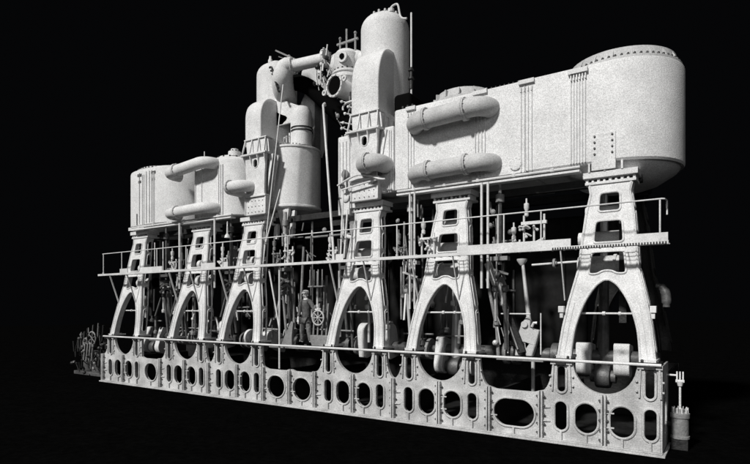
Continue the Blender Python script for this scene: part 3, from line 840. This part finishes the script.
# ------------------------------------------------------------------ walkway
wk = thing("walkway", "long narrow gallery walkway with thin handrail along the front of the columns", "walkway", (-9.9, 0, 4.2))
m = MB()
for k in range(4): m.box(-19.85, .02, -.10 + k * .12, -.094 + k * .12, 4.21, 4.225)
for k in range(80): m.box(-19.8 + k * .25, -19.785 + k * .25, -.14, .30, 4.193, 4.205)
m.build("deck_grating", MID, wk)
m = MB(); m.box(-19.9, .03, -.18, -.142, 4.17, 4.245); m.build("edge_beam", WHITE, wk, bevel=.005)
m = MB()
for k in range(42): m.box(-2.18 + k * .0525, -2.155 + k * .0525, -.195, -.181, 4.18, 4.225)
m.box(-2.19, .0, -.184, -.1805, 4.176, 4.183); m.build("beam_teeth", DARK, wk, smooth=False)
m = MB()
for a, b in ((-18.4, -17.9), (-16.95, -15.8), (-13.7, -13.0), (-12.6, -12.4), (-8.05, -7.8), (-4.42, -1.80), (-.58, .02)):
    m = MB(); m.box(a, b, -.17, -.15, 4.247, 4.40); m.build("toe_board", WHITE, wk)
HZ = 5.03
m = MB(); m.tube([(-19.6, -.15, HZ), (-.09, -.15, HZ + .03), (-.05, -.12, HZ + .03), (-.02, .08, HZ + .03), (-.02, .1, HZ - .25)], .016, 8)
m.build("handrail", WHITE, wk)
for x in (-19.55, -18.3, -16.12, -14.5, -12.65, -9.84, -6.10, -3.41, -3.27, -2.43, -.12):
    m = MB(); m.cyl((x, -.15, 4.24), (x, -.15, HZ + .01), .017, n=8); m.lathe([(.035, 0), (.035, .05)], (x, -.15, 4.245), n=8)
    m.build("post", WHITE, wk)
for i, c in enumerate(FC):
    for x in ((c - .72, c + .42) if i < 5 else (c - .85,)):
        m = MB(); m.bar((x, -.13, 4.17), (x, .24, 3.1), .05, .02, (1, 0, 0)); m.build("bracket", WHITE, wk)

# ------------------------------------------------------------------ crankshaft and running gear
CY = 1.75; CZS = 1.75
cs = thing("crankshaft", "heavy crankshaft with pale webs running the length of the engine inside the columns", "crankshaft", (-9.9, CY, CZS))
m = MB(); m.cyl((-19.9, CY, CZS), (-.3, CY, CZS), .17, n=20)
for x in (-19.3, -17.3, -16.1, -13.5, -11.0, -8.9, -6.3, -3.6, -2.6): m.lathe([(.30, -.08), (.30, .08)], (x, CY, CZS), (1, 0, 0), 28)
m.build("shaft", STEEL, cs)
ANG = [250, 100, 160, 100, 255, 262]
THROW = [.45, .45, .45, .45, .40, .18]
def web(mb, x, ang, L=.45, hw=.13):
    a = R(ang); d = Vector((0, math.cos(a), math.sin(a))); p = Vector((0, -d.z, d.y)); c = Vector((x, CY, CZS))
    pts = []
    for i in range(13):
        t = math.pi * i / 12; pts.append(c + d * (L + .0) + (p * math.cos(t) + d * math.sin(t)) * .27)
    pts += [c - p * .30 - d * .28, c - p * .24 - d * .32, c + p * .24 - d * .32, c + p * .30 - d * .28]
    mb.loft([[q + Vector((-hw, 0, 0)) for q in pts], [q + Vector((hw, 0, 0)) for q in pts]])
for c, a, th in zip(FC, ANG, THROW):
    c = c - .32
    for s in (-.42, .42):
        m = MB(); web(m, c + s, a, th, .17 if th < .3 else .13); m.build("crank_web", FRAME, cs, bevel=.015)
    m = MB(); d = Vector((0, math.cos(R(a)), math.sin(R(a)))) * .45; m.cyl(Vector((c - .28, CY, CZS)) + d, Vector((c + .28, CY, CZS)) + d, .15, n=18); m.build("crank_pin", STEEL, cs)
for i, (c, a) in enumerate(zip(FC, ANG)):
    w = ["leftmost", "second from left", "third from left", "fourth from left", "fifth from left", "right end"][i]
    d = Vector((0, math.cos(R(a)), math.sin(R(a)))) * .45
    c = c - .32; bigend = Vector((c, CY, CZS)) + d; xh = Vector((c, CY, 4.15 + d.z * .6))
    t = thing("connecting_rod", "connecting rod and crosshead seen through the " + w + " arch", "connecting rod", tuple(xh), "connecting rods inside the arches")
    m = MB(); m.tube([bigend + Vector((0, 0, .15)), xh], [.13, .12, .11, .10], 14); m.build("rod", BRIGHT if i in (1, 4) else STEEL, t)
    m = MB(); m.lathe([(.26, -.16), (.28, -.1), (.28, .1), (.26, .16)], bigend, (1, 0, 0), 22); m.build("big_end", STEEL, t)
    m = MB(); m.box(c - .25, c + .25, CY - .28, CY + .28, xh.z - .16, xh.z + .16); m.cyl((c - .42, CY, xh.z), (c + .42, CY, xh.z), .15, n=18); m.build("crosshead", MID, t, bevel=.03)
    m = MB(); m.cyl((c, CY, xh.z + .15), (c, CY, 6.0), .09, n=14); m.build("piston_rod", BRIGHT, t)
    m = MB(); m.lathe([(.24, 0), (.24, .12), (.34, .14), (.34, .22)], (c, CY, 5.7), n=24); m.build("stuffing_box", STEEL, t)
    # slide guide seen through frame windows
    t = thing("slide_guide", "round slide guide beam seen through the windows of the " + w + " column", "slide guide", (c, 1.3, 4.0), "slide guides behind the columns")
    m = MB(); m.cyl((c - .45, 1.25, 4.52), (c + .6, 1.25, 4.52), .17, n=18); m.cyl((c - .45, 1.2, 3.92), (c + .6, 1.2, 3.92), .20, n=18)
    m.cyl((c - .3, 1.25, 5.15), (c + .5, 1.25, 5.15), .12, n=16)
    for x in (-.2, .35): m.lathe([(.23, -.03), (.23, .03)], (c + x, 1.2, 3.92), (1, 0, 0), 18)
    m.build("guide_drums", FRAME, t)
    m = MB(); m.box(c + .45, c + .6, 1.0, 1.35, 2.6, 5.6); m.build("guide_bar", DARK, t)

# cylinder underside receivers, dark
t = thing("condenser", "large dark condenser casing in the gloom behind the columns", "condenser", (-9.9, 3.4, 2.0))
m = MB(); casing(m, -17.5, -2.2, 3.05, 3.6, 1.6, 5.4, (.2, .2, .3, .3), .1); m.build("casing", GLOOM, t)
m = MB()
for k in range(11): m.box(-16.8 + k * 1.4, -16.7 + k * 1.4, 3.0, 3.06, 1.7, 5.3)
m.build("stiffeners", GLOOM, t)
t = thing("cylinder_beams", "dark girders under the row of cylinders", "girder", (-9.9, 2, 5.8))
m = MB(); m.box(-18.9, -.6, 1.15, 1.35, 5.72, 5.9); m.box(-18.9, -.6, 2.6, 2.8, 5.72, 5.9); m.build("girders", DARK, t)

# ------------------------------------------------------------------ valve gear clusters between the columns
def link_gear(x, y, label, seed, bright):
    rnd = random.Random(seed)
    t = thing("valve_gear", label, "valve gear", (x, y, 3.0), "valve gear between the columns")
    m = MB(); m.cyl((x, y, 4.0), (x, y, 6.0), .045, n=10); m.lathe([(.11, 0), (.11, .18), (.07, .2)], (x, y, 5.55), n=12); m.build("valve_spindle", bright, t)
    zb = 2.0 + rnd.uniform(-.15, .25)
    for k in (-1, 1):
        m = MB(); m.tube([(x + k * .10, y + .15, CZS + rnd.uniform(-.1, .3)), (x + k * .12, y, 3.4 + rnd.uniform(-.1, .1))], .045, 10)
        m.lathe([(.09, -.05), (.09, .05)], (x + k * .12, y, 3.4), (1, 0, 0), 12); m.build("eccentric_rod", bright if k < 0 else STEEL, t)
    m = MB(); pts = [(x + .02, y - .28 + .1 * math.cos(a) * 0 + .56 * i / 8, 3.5 + .16 * math.sin(math.pi * i / 8)) for i, a in enumerate([0] * 9)]
    m.tube(pts, .05, 8); m.tube([(p[0], p[1], p[2] + .16) for p in pts], .04, 8); m.build("link", MID, t, split=True)
    m = MB()
    for k in (-1, 1): m.lathe([(.30, -.05), (.30, .05)], (x + k * .12, CY + .02, CZS), (1, 0, 0), 24)
    m.build("eccentric_sheave", MID, t)
    m = MB(); a = rnd.uniform(.3, .6); m.bar((x - .05, y - .2, 3.3), (x + .1, y - .55, 2.6), .05, .04); m.bar((x - .2, y - .1, 3.9), (x + .25, y - .1, 3.75), .05, .05)
    m.box(x - .22, x + .22, y - .1, y + .1, 4.1, 4.2); m.build("drag_link", bright, t, split=True)
GX = [(-17.05, .9, "valve gear rods just right of the leftmost arch", STEEL), (-16.4, 1.1, "dark valve gear between the first and second arches", STEEL), (-13.5, .95, "valve gear between the second and third arches", STEEL),
      (-10.9, .9, "valve gear rods just right of the third arch", MID), (-6.25, .85, "bright valve gear between the fourth and fifth arches", BRIGHT), (-8.75, 1.3, "dark valve gear just left of the fourth arch", STEEL),
      (-3.75, .9, "slanting valve gear just right of the fifth arch", MID)]
for i, (x, y, l, b) in enumerate(GX): link_gear(x, y, l, 20 + i, b)
# slanting dark column right of fifth frame
t = thing("reversing_arm", "dark slanting arm right of the fifth column", "reversing arm", (-3.5, 1.4, 1.8))
m = MB(); m.bar((-4.2, 1.3, 4.1), (-3.3, 1.3, 1.8), .22, .2); m.build("arm", DARK, t, bevel=.02)
m = MB(); m.bar((-4.1, 1.15, 3.9), (-3.38, 1.15, 1.9), .03, .03); m.build("edge_strip", MID, t)
# pump lever and forked crosshead in bay five-six
t = pl = thing("pump_link", "long bright pump rod with pale forked link, left of the right end column", "pump rod", (-3.35, 1.4, 1.8))
m = MB(); m.tube([(-3.34, 1.4, 4.05), (-3.18, 1.4, 2.6)], [.04, .05, .06, .07], 12); m.lathe([(.05, 0), (.13, .12), (.13, .16)], (-3.36, 1.4, 4.0), n=12); m.build("rod", BRIGHT, t)
m = MB(); m.plate([(-3.50, 1.72), (-3.44, 2.2), (-3.34, 2.52), (-3.20, 2.72), (-3.10, 2.6), (-3.12, 2.42), (-2.88, 2.38), (-2.98, 2.0), (-3.06, 1.72), (-3.22, 1.72), (-3.26, 2.05), (-3.34, 2.05), (-3.36, 1.72)], [], bedfn, 1.25, 1.45)
m.build("forked_link", PIPE, t, bevel=.03)
m = MB(); m.tube([(-3.05, 1.2, 2.46), (-3.0, 1.2, 2.56), (-2.92, 1.2, 2.56)], .035, 8); m.lathe([(.08, 0), (.08, .06)], (-3.24, 1.25, 2.52), (0, -1, 0), 14); m.build("oil_cup", BRIGHT, t)
m = MB(); m.cyl((-3.05, 1.3, .6), (-3.05, 1.3, 1.7), .045, n=10); m.build("plunger", BRIGHT, t)
pole("weigh_shaft", "bright horizontal shaft with central collar high behind the right bay", "shaft", (-3.2, 1.7, 4.02), (-2.0, 1.7, 4.06), .028, WHITE, extra=lambda m: (m.lathe([(.09, -.05), (.05, -.05), (.05, .05), (.09, .05)], (-2.62, 1.7, 4.04), (1, 0, 0), 12), m.lathe([(.12, 0), (.12, .05)], (-2.66, 1.7, 4.04), (1, 0, 0), 12)))
m = MB(); m.tube([(-3.62, 1.1, 1.8), (-3.62, 1.1, 2.9)], .018, 6); m.tube([(-3.8, 1.1, 2.78), (-3.05, 1.1, 2.78)], .018, 6); m.tube([(-2.8, 1.1, 1.8), (-2.8, 1.1, 2.8)], .016, 6); m.build("guard_rod", WHITE, pl, split=True)

# lubricators and indicator gear standing on the walkway
def lubricator(x, y, s, label, seed, M=WHITE):
    rnd = random.Random(seed)
    t = thing("lubricator", label, "lubricator", (x, y, 4.23), "oil lubricators and indicator gear on the walkway")
    m = MB(); m.lathe([(.02, 0), (.05, .02), (.05, .10), (.03, .12), (.06, .2), (.06, .3), (.02, .32), (.02, .42)], (x - .12 * s, y, 4.23 + .55 * s), n=12); m.build("oil_cup", M, t)
    m = MB(); m.box(x - .2 * s, x + .2 * s, y - .04, y + .04, 4.23 + .42 * s, 4.23 + .47 * s)
    for k in (-1, 0, 1): m.cyl((x + .16 * k * s, y, 4.23), (x + .16 * k * s, y, 4.23 + (.45 + .12 * abs(k)) * s), .025, n=8)
    m.build("stand", M, t)
    m = MB()
    for k in range(6):
        a, b = rnd.uniform(-.22, .22) * s, rnd.uniform(.05, .4) * s
        m.tube([(x + a, y - .05, 4.23 + b), (x + a + rnd.uniform(-.12, .12), y - .08, 4.23 + b + .08), (x + a * .4, y, 4.25 + b)], .022, 6, smooth=3)
        m.sph((x + a, y - .07, 4.23 + b), .035, 8)
    m.build("fittings", M, t)
lubricator(-2.72, .3, 1.45, "tallest oil lubricator on the walkway between the fifth and right end columns", 1)
lubricator(-3.15, .35, .5, "small low oil lubricator beside the twin handrail posts", 11)
lubricator(-5.5, .4, 1.1, "oil lubricator left of the fifth column head behind the handrail", 2)
lubricator(-6.35, .5, .7, "oil lubricator right of the fourth column head behind the handrail", 3, MID)
lubricator(-8.6, .4, .8, "oil lubricator left of the fourth column head behind the handrail", 4)
lubricator(-10.3, .4, 1.0, "oil lubricator under the shaded round drum behind the handrail", 5)
lubricator(-10.9, .5, .9, "oil lubricator right of the third column head behind the handrail", 6, MID)
lubricator(-13.2, .4, .8, "oil lubricator between the second and third column heads", 7)
lubricator(-15.9, .4, .8, "oil lubricator between the leftmost and second column heads", 8)
for x, l in ((-16.4, "first"), (-16.9, "second")):
    pole("indicator_rod", "short bright upright rod on the walkway, %s one right of the leftmost column" % l, "rod", (x, .3, 4.25), (x, .3, 5.35), .022, WHITE)
t = thing("drain_cock", "small pale funnel cock hanging under the stubby pipe loop", "drain cock", (-12.95, .3, 5.2))
m = MB(); m.lathe([(.10, 0), (.08, .08), (.03, .14), (.02, .5), (.01, .55)], (-12.95, .3, 5.25), n=12); m.build("cock", WHITE, t)
# collar gear beside tower base four
t = thing("cock_lever", "long thin lever and small hand cock beside the riveted base under the tallest tower", "lever", (-8.0, .3, 6.4))
m = MB(); m.tube([(-8.35, .3, 6.42), (-7.6, .26, 6.62), (-6.9, .26, 6.42), (-6.75, .3, 6.40)], .028, 8, smooth=5); m.tube([(-8.2, .3, 6.28), (-7.4, .3, 6.38), (-7.0, .3, 6.42)], .024, 8); m.build("lever", WHITE, t)
m = MB(); m.lathe([(.12, 0), (.12, .05), (.06, .05)], (-8.25, .55, 6.78), (0, -1, 0), 16); m.tube([(-8.25, .5, 6.9), (-8.25, .4, 6.3)], .03, 8); m.sph((-8.25, .4, 6.4), .08); m.build("hand_cock", MID, t)
t = thing("inspection_door", "small round door low on the casing left of the fourth column head", "door", (-8.28, .6, 6.2))
m = MB(); m.lathe([(.13, 0), (.13, .03), (.1, .05), (.03, .05)], (-8.28, .602, 6.12), (0, -1, 0), 20); m.build("door_disc", FRAME, t)
t = thing("inspection_door", "small round door at the right end of the lower fat pipe", "door", (-3.2, .6, 6.38))
m = MB(); m.lathe([(.15, 0), (.15, .03), (.12, .04), (.03, .05)], (-3.25, .602, 6.36), (0, -1, 0), 20); bolt_ring(m, (-3.25, .575, 6.36), (0, -1, 0), .135, 10, .014, .02); m.build("door_disc", FRAME, t)
t = thing("elbow_pipe", "pale bent pipe down the left side of the fourth column head", "pipe", (-8.3, .7, 5.5))
m = MB(); m.tube([(-8.45, .8, 5.75), (-8.5, .75, 5.4), (-8.35, .65, 5.05), (-7.95, .6, 4.92)], .06, 12, smooth=5); m.build("pipe", FRAME, t)
m = MB(); m.plate(fillet([(-8.3, 5.1), (-7.98, 5.0), (-7.98, 5.6), (-8.3, 5.6)], .1), [], bedfn, .82, .86); m.build("plate", MID, t)

# ------------------------------------------------------------------ starting platform gear and the person
t = thing("starting_levers", "group of reversing levers with a small hand wheel right of the person", "levers", (-9.4, .9, 1.74))
m = MB()
for k in range(4): m.bar((-9.75 + k * .17, .9, 2.05), (-9.55 + k * .17, .75, 3.0 + .05 * (k % 2)), .05, .035)
m.build("lever", MID, t, split=True)
m = MB(); cw = Vector((-9.38, .68, 2.62))
m.tube([cw + Vector((.22 * math.cos(a), 0, .22 * math.sin(a))) for a in [2 * math.pi * k / 20 for k in range(20)]], .024, 8, closed=True)
for k in range(4):
    a = math.pi * k / 4; d = Vector((math.cos(a), 0, math.sin(a))) * .22; m.cyl(cw - d, cw + d, .014, n=6)
m.sph(cw, .05); m.build("hand_wheel", PIPE, t)
m = MB(); m.box(-9.85, -9.1, .85, 1.15, 1.745, 2.08); m.box(-9.9, -9.3, .8, .95, 3.55, 3.6)
for k in range(4): m.cyl((-9.85 + k * .16, .87, 3.6), (-9.85 + k * .16, .87, 4.1), .022, n=6)
m.build("quadrant_box", MID, t, bevel=.02, split=True)
t = thing("slanted_plate", "pale tapered plate leaning on the platform left of the person", "plate", (-10.7, .8, 1.74))
m = MB(); m.plate([(-11.0, 1.745), (-10.55, 1.745), (-10.55, 2.05), (-10.5, 2.45), (-10.58, 2.5), (-10.85, 2.05)], [], bedfn, .8, .9); m.build("plate", MID, t, bevel=.01)

def skin(name, verts, edges, radii, M, parent, sub=2):
    base = wloc(parent)
    me = bpy.data.meshes.new(name)
    me.from_pydata([tuple(Vector(v) - base) for v in verts], edges, [])
    o = bpy.data.objects.new(name, me); COL.objects.link(o); o.parent = parent
    md = o.modifiers.new("skin", 'SKIN')
    for i, r in enumerate(radii):
        sv = me.skin_vertices[0].data[i]
        sv.radius = r if isinstance(r, tuple) else (r, r)
        sv.use_root = (i == 0)
    md.use_smooth_shade = True
    s = o.modifiers.new("sub", 'SUBSURF'); s.levels = sub; s.render_levels = sub
    me.materials.append(M)
    return o
px, py, pz = -10.06, .92, 1.745
pr = thing("person", "person in dark jacket and pale cap standing with one arm towards the levers", "person", (px, py, pz))
def q(x, y, z): return (px + x, py + y, pz + z)
V = [q(0, 0, .86), q(0, 0, 1.05), q(0, 0, 1.28), q(0, 0, 1.40), q(0, -.02, 1.47), q(0, -.03, 1.58), q(0, -.03, 1.66),
     q(-.19, 0, 1.36), q(-.27, .02, 1.10), q(-.25, -.08, .88), q(-.24, -.10, .80),
     q(.19, 0, 1.36), q(.38, -.10, 1.18), q(.56, -.2, 1.12), q(.63, -.22, 1.13),
     q(-.10, 0, .80), q(-.15, -.02, .46), q(-.19, .03, .09), q(-.22, -.14, .04),
     q(.10, 0, .80), q(.15, -.04, .46), q(.17, .03, .09), q(.22, -.14, .04)]
E_ = [(0, 1), (1, 2), (2, 3), (3, 4), (4, 5), (5, 6), (3, 7), (7, 8), (8, 9), (9, 10), (3, 11), (11, 12), (12, 13), (13, 14), (0, 15), (15, 16), (16, 17), (17, 18), (0, 19), (19, 20), (20, 21), (21, 22)]
RR = [(.14, .10), (.13, .10), (.16, .11), (.10, .08), .055, (.085, .10), (.07, .085), .06, .045, .032, .034, .06, .045, .032, .034, .085, .06, .045, .04, .085, .06, .045, .04]
body = skin("body", V, E_, RR, SKIN, pr)
# fingers: short chains in the body mesh's own material
def hand(p, d, up, side):
    p, d, up = Vector(p), Vector(d).normalized(), Vector(up).normalized(); s = d.cross(up).normalized() * side
    m = MB()
    m.tube([p - d * .02, p + d * .03, p + d * .07], [.030, .036, .034], 8)
    for k, L in enumerate((.065, .075, .07, .055)):
        b = p + d * .07 + up * (.027 - .018 * k)
        m.tube([b, b + d * L * .6, b + d * L * .8 - s * L * .5], .009, 6)
    m.tube([p + d * .02 + up * .03, p + d * .05 + up * .06, p + d * .08 + up * .055], .010, 6)
    return m
hand(V[10], (0, -.1, -1), (1, -.5, 0), 1).build("hand", SKIN, pr)
hand(V[14], (1, -.2, .05), (0, 0, 1), 1).build("hand", SKIN, pr)
JV = [V[i] for i in (0, 1, 2, 3, 7, 8, 9, 11, 12, 13)] + [q(0, 0, .74)]
skin("jacket", JV, [(0, 1), (1, 2), (2, 3), (3, 4), (4, 5), (5, 6), (3, 7), (7, 8), (8, 9), (0, 10)],
     [(.17, .13), (.155, .125), (.185, .14), (.115, .10), .08, .062, .05, .08, .062, .05, (.19, .14)], COAT, pr)
TV = [V[0], V[15], V[16], q(-.185, .03, .12), V[19], V[20], q(.168, .03, .12)]
skin("trousers", TV, [(0, 1), (1, 2), (2, 3), (0, 4), (4, 5), (5, 6)], [(.16, .12), .11, .08, .072, .11, .08, .072], TROUS, pr)
m = MB()
for s in (-1, 1):
    m.tube([q(s * .19, .07, .05), q(s * .20, -.02, .055), q(s * .23, -.17, .035)], [.066, .07, .06], 10)
m.build("boot", BLACK, pr, split=True)
m = MB(); m.lathe([(.098, 0), (.105, .02), (.10, .07), (.07, .10), (.02, .11)], q(0, -.025, 1.625), (0, .0, 1), 18, 1, 1.12); m.bar(q(-.07, -.10, 1.635), q(.07, -.10, 1.635), .09, .015, (0, 0, 1))
m.build("cap", HAIR, pr)
m = MB(); m.lathe([(.016, 0), (.010, .03)], q(0, -.118, 1.565), (0, -1, -.4), 8)
for s in (-1, 1): m.sph(q(s * .088, -.02, 1.57), .02, 8)
m.build("nose_and_ears", SKIN, pr)
m = MB()
for s in (-1, 1): m.sph(q(s * .032, -.116, 1.59), .011, 8)
m.box(px - .03, px + .03, py - .128, py - .118, pz + 1.525, pz + 1.533)
m.build("eyes_and_mouth", BLACK, pr)

# ------------------------------------------------------------------ right end pump, relief fitting
t = thing("end_pump", "small cylindrical pump with forked rod beyond the right end of the bedplate", "pump", (.40, .9, .2))
X, Y = .28, .9
m = MB(); m.box(X - .28, X + .02, Y - .16, Y + .16, 0, .22); m.bar((X - .4, Y, .5), (X - .2, Y, .5), .08, .08); m.build('foot_bracket', DARK, t)
m = MB(); m.lathe([(.18, 0), (.18, .05), (.16, .06), (.16, .42), (.18, .43), (.18, .52), (.10, .55), (.10, .6)], (X - .13, Y, .22), n=24); m.build("barrel", MID, t)
m = MB()
for k in range(10):
    a = 2 * math.pi * k / 10; m.cyl((X - .13 + .14 * math.cos(a), Y + .14 * math.sin(a), .7), (X - .13 + .14 * math.cos(a), Y + .14 * math.sin(a), .86), .014, n=6)
m.build("studs", FRAME, t)
m = MB(); m.cyl((X - .13, Y, .8), (X - .13, Y, 1.35), .022, n=10); m.build("rod", FRAME, t)
m = MB()
for k in (-1, 0, 1): m.bar((X - .13 + k * .055, Y, 1.42), (X - .13 + k * .055, Y, 1.60), .026, .05)
m.box(X - .21, X - .05, Y - .03, Y + .03, 1.38, 1.43); m.cyl((X - .13, Y, 1.3), (X - .13, Y, 1.40), .045, .07, n=10)
m.cyl((X - .4, Y, 1.52), (X - .2, Y, 1.52), .02, n=8); m.build("fork", FRAME, t)
t = thing("exhaust_vessel", "small dark grey rounded vessel hung on the right side of the right end column", "vessel", (-.1, .9, 3.1))
m = MB(); m.tube([(-.30, .9, 3.40), (-.20, .9, 3.38), (-.12, .9, 3.25), (-.10, .9, 3.08), (-.10, .9, 2.95)], [.05, .08, .095, .095, .07], 14, smooth=4); m.build("vessel", STEEL, t)

# ------------------------------------------------------------------ auxiliary engine in the dark at far left
t = thing("auxiliary_engine", "dark cluttered turning engine with wheels and pipes beyond the left end of the bedplate", "auxiliary engine", (-22, 1, 0))
rnd = random.Random(5)
X0 = -23.2
m = MB()
for k in range(3): m.lathe([(.3, 0), (.3, .6), (.2, .7)], (X0 + .6 + k * .75, 1.0, .15), n=18)
m.box(X0, X0 + 2.4, .6, 1.5, 0, .15); m.box(X0 + .3, X0 + 2.2, .7, 1.4, .8, 1.0)
m.build("base_cylinders", STEEL, t, bevel=.02)
clut("small_pipes", DARK, 60, .03, .08, 1, t, X0, X0 + 2.5, .1, 1.75, .4, 1.0)
clut("fittings", STEEL, 50, .03, .06, 2, t, X0 + .5, X0 + 2.5, .3, 1.8, .3, .8)
clut("bright_fittings", MID, 16, .02, .04, 3, t, X0 + 1.0, X0 + 2.4, .3, 1.8, .3, .5)
m = MB()
for k in range(4): m.bar((X0 + 1.3 + k * .2, .35, .7), (X0 + 1.42 + k * .2, .35, 1.4), .05, .05)
m.build("rod", MID, t, split=True)
for (x, z, r) in ((X0 + 1.75, 1.62, .28), (X0 + 1.25, 1.45, .16)):
    m = MB(); c0 = Vector((x, .45, z))
    m.tube([c0 + Vector((r * math.cos(a), 0, r * math.sin(a))) for a in [2 * math.pi * k / 24 for k in range(24)]], .03, 8, closed=True)
    for k in range(3):
        a = math.pi * k / 3 + .4; d = Vector((math.cos(a), 0, math.sin(a))) * r; m.cyl(c0 - d, c0 + d, .018, n=6)
    m.build("hand_wheel", MID, t)

# ------------------------------------------------------------------ small pipework filling the bays behind the columns
BAYS = [(-17.6, -15.5, "leftmost and second columns", 2.2), (-13.95, -12.95, "second and third columns", 2.2), (-11.3, -10.5, "third column and the person", 2.4),
        (-10.4, -8.5, "person and fourth column, in the shade", 2.6), (-6.75, -5.8, "fourth and fifth columns", 2.0), (-4.1, -3.5, "fifth column and forked pump link", 2.0),
        (-19.0, -17.9, "legs of the leftmost column", 1.9), (-15.3, -14.2, "legs of the second column", 1.9), (-12.7, -11.6, "legs of the third column", 1.9),
        (-8.2, -7.1, "legs of the fourth column", 1.9), (-5.6, -4.5, "legs of the fifth column", 1.9)]
for i, (xa, xb, l, zl) in enumerate(BAYS):
    rn = random.Random(50 + i)
    t = thing("bay_pipework", "cluster of small pipes and rods between the " + l, "pipework", ((xa + xb) / 2, 1.2, zl), "small pipework in the bays")
    nv = int(4 + (xb - xa) * 4.5)
    legs = "legs" in l
    for k in range(nv):
        x = xa + (xb - xa) * (k + rn.random() * .7) / nv; y = rn.uniform(.95, 1.6)
        za = rn.uniform(1.85, 3.2); zb_ = rn.uniform(3.4, 4.1) if rn.random() < .5 else rn.uniform(4.6, 5.8)
        if legs: zb_ = za + rn.uniform(.4, 1.1)
        m = MB(); dx = rn.choice((0, 0, rn.uniform(-.3, .3)))
        m.cyl((x, y, za), (x + dx, y, zb_), rn.uniform(.02, .05), n=8)
        if rn.random() < .5: m.lathe([(.05, 0), (.08, .03), (.08, .12), (.05, .15)], (x, y, za), n=10)
        m.build("rod", rn.choice((BRIGHT, MID, STEEL, STEEL)), t)
    m = MB()
    for k in range(3 if not legs else 1):
        z = rn.choice((2.3, 2.9, 3.5, 4.6, 5.1)) + rn.uniform(-.15, .15)
        if legs: z = rn.uniform(2.0, 2.6)
        m.cyl((xa, 1.3, z), (xb, 1.3, z + rn.uniform(-.04, .04)), rn.uniform(.018, .035), n=8)
    m.build("cross_pipe", MID, t)
    if not legs: clut("fittings", BRIGHT if i % 2 else FRAME, 9, .02, .05, 70 + i, t, xa, xb, 1.9, 2.8 if legs else 3.9, .85, 1.3)
    if not legs:
        clut("upper_fittings", MID, 8, .02, .06, 90 + i, t, xa, xb, 4.3, 5.4, .7, 1.3)

S.render.engine = 'CYCLES'
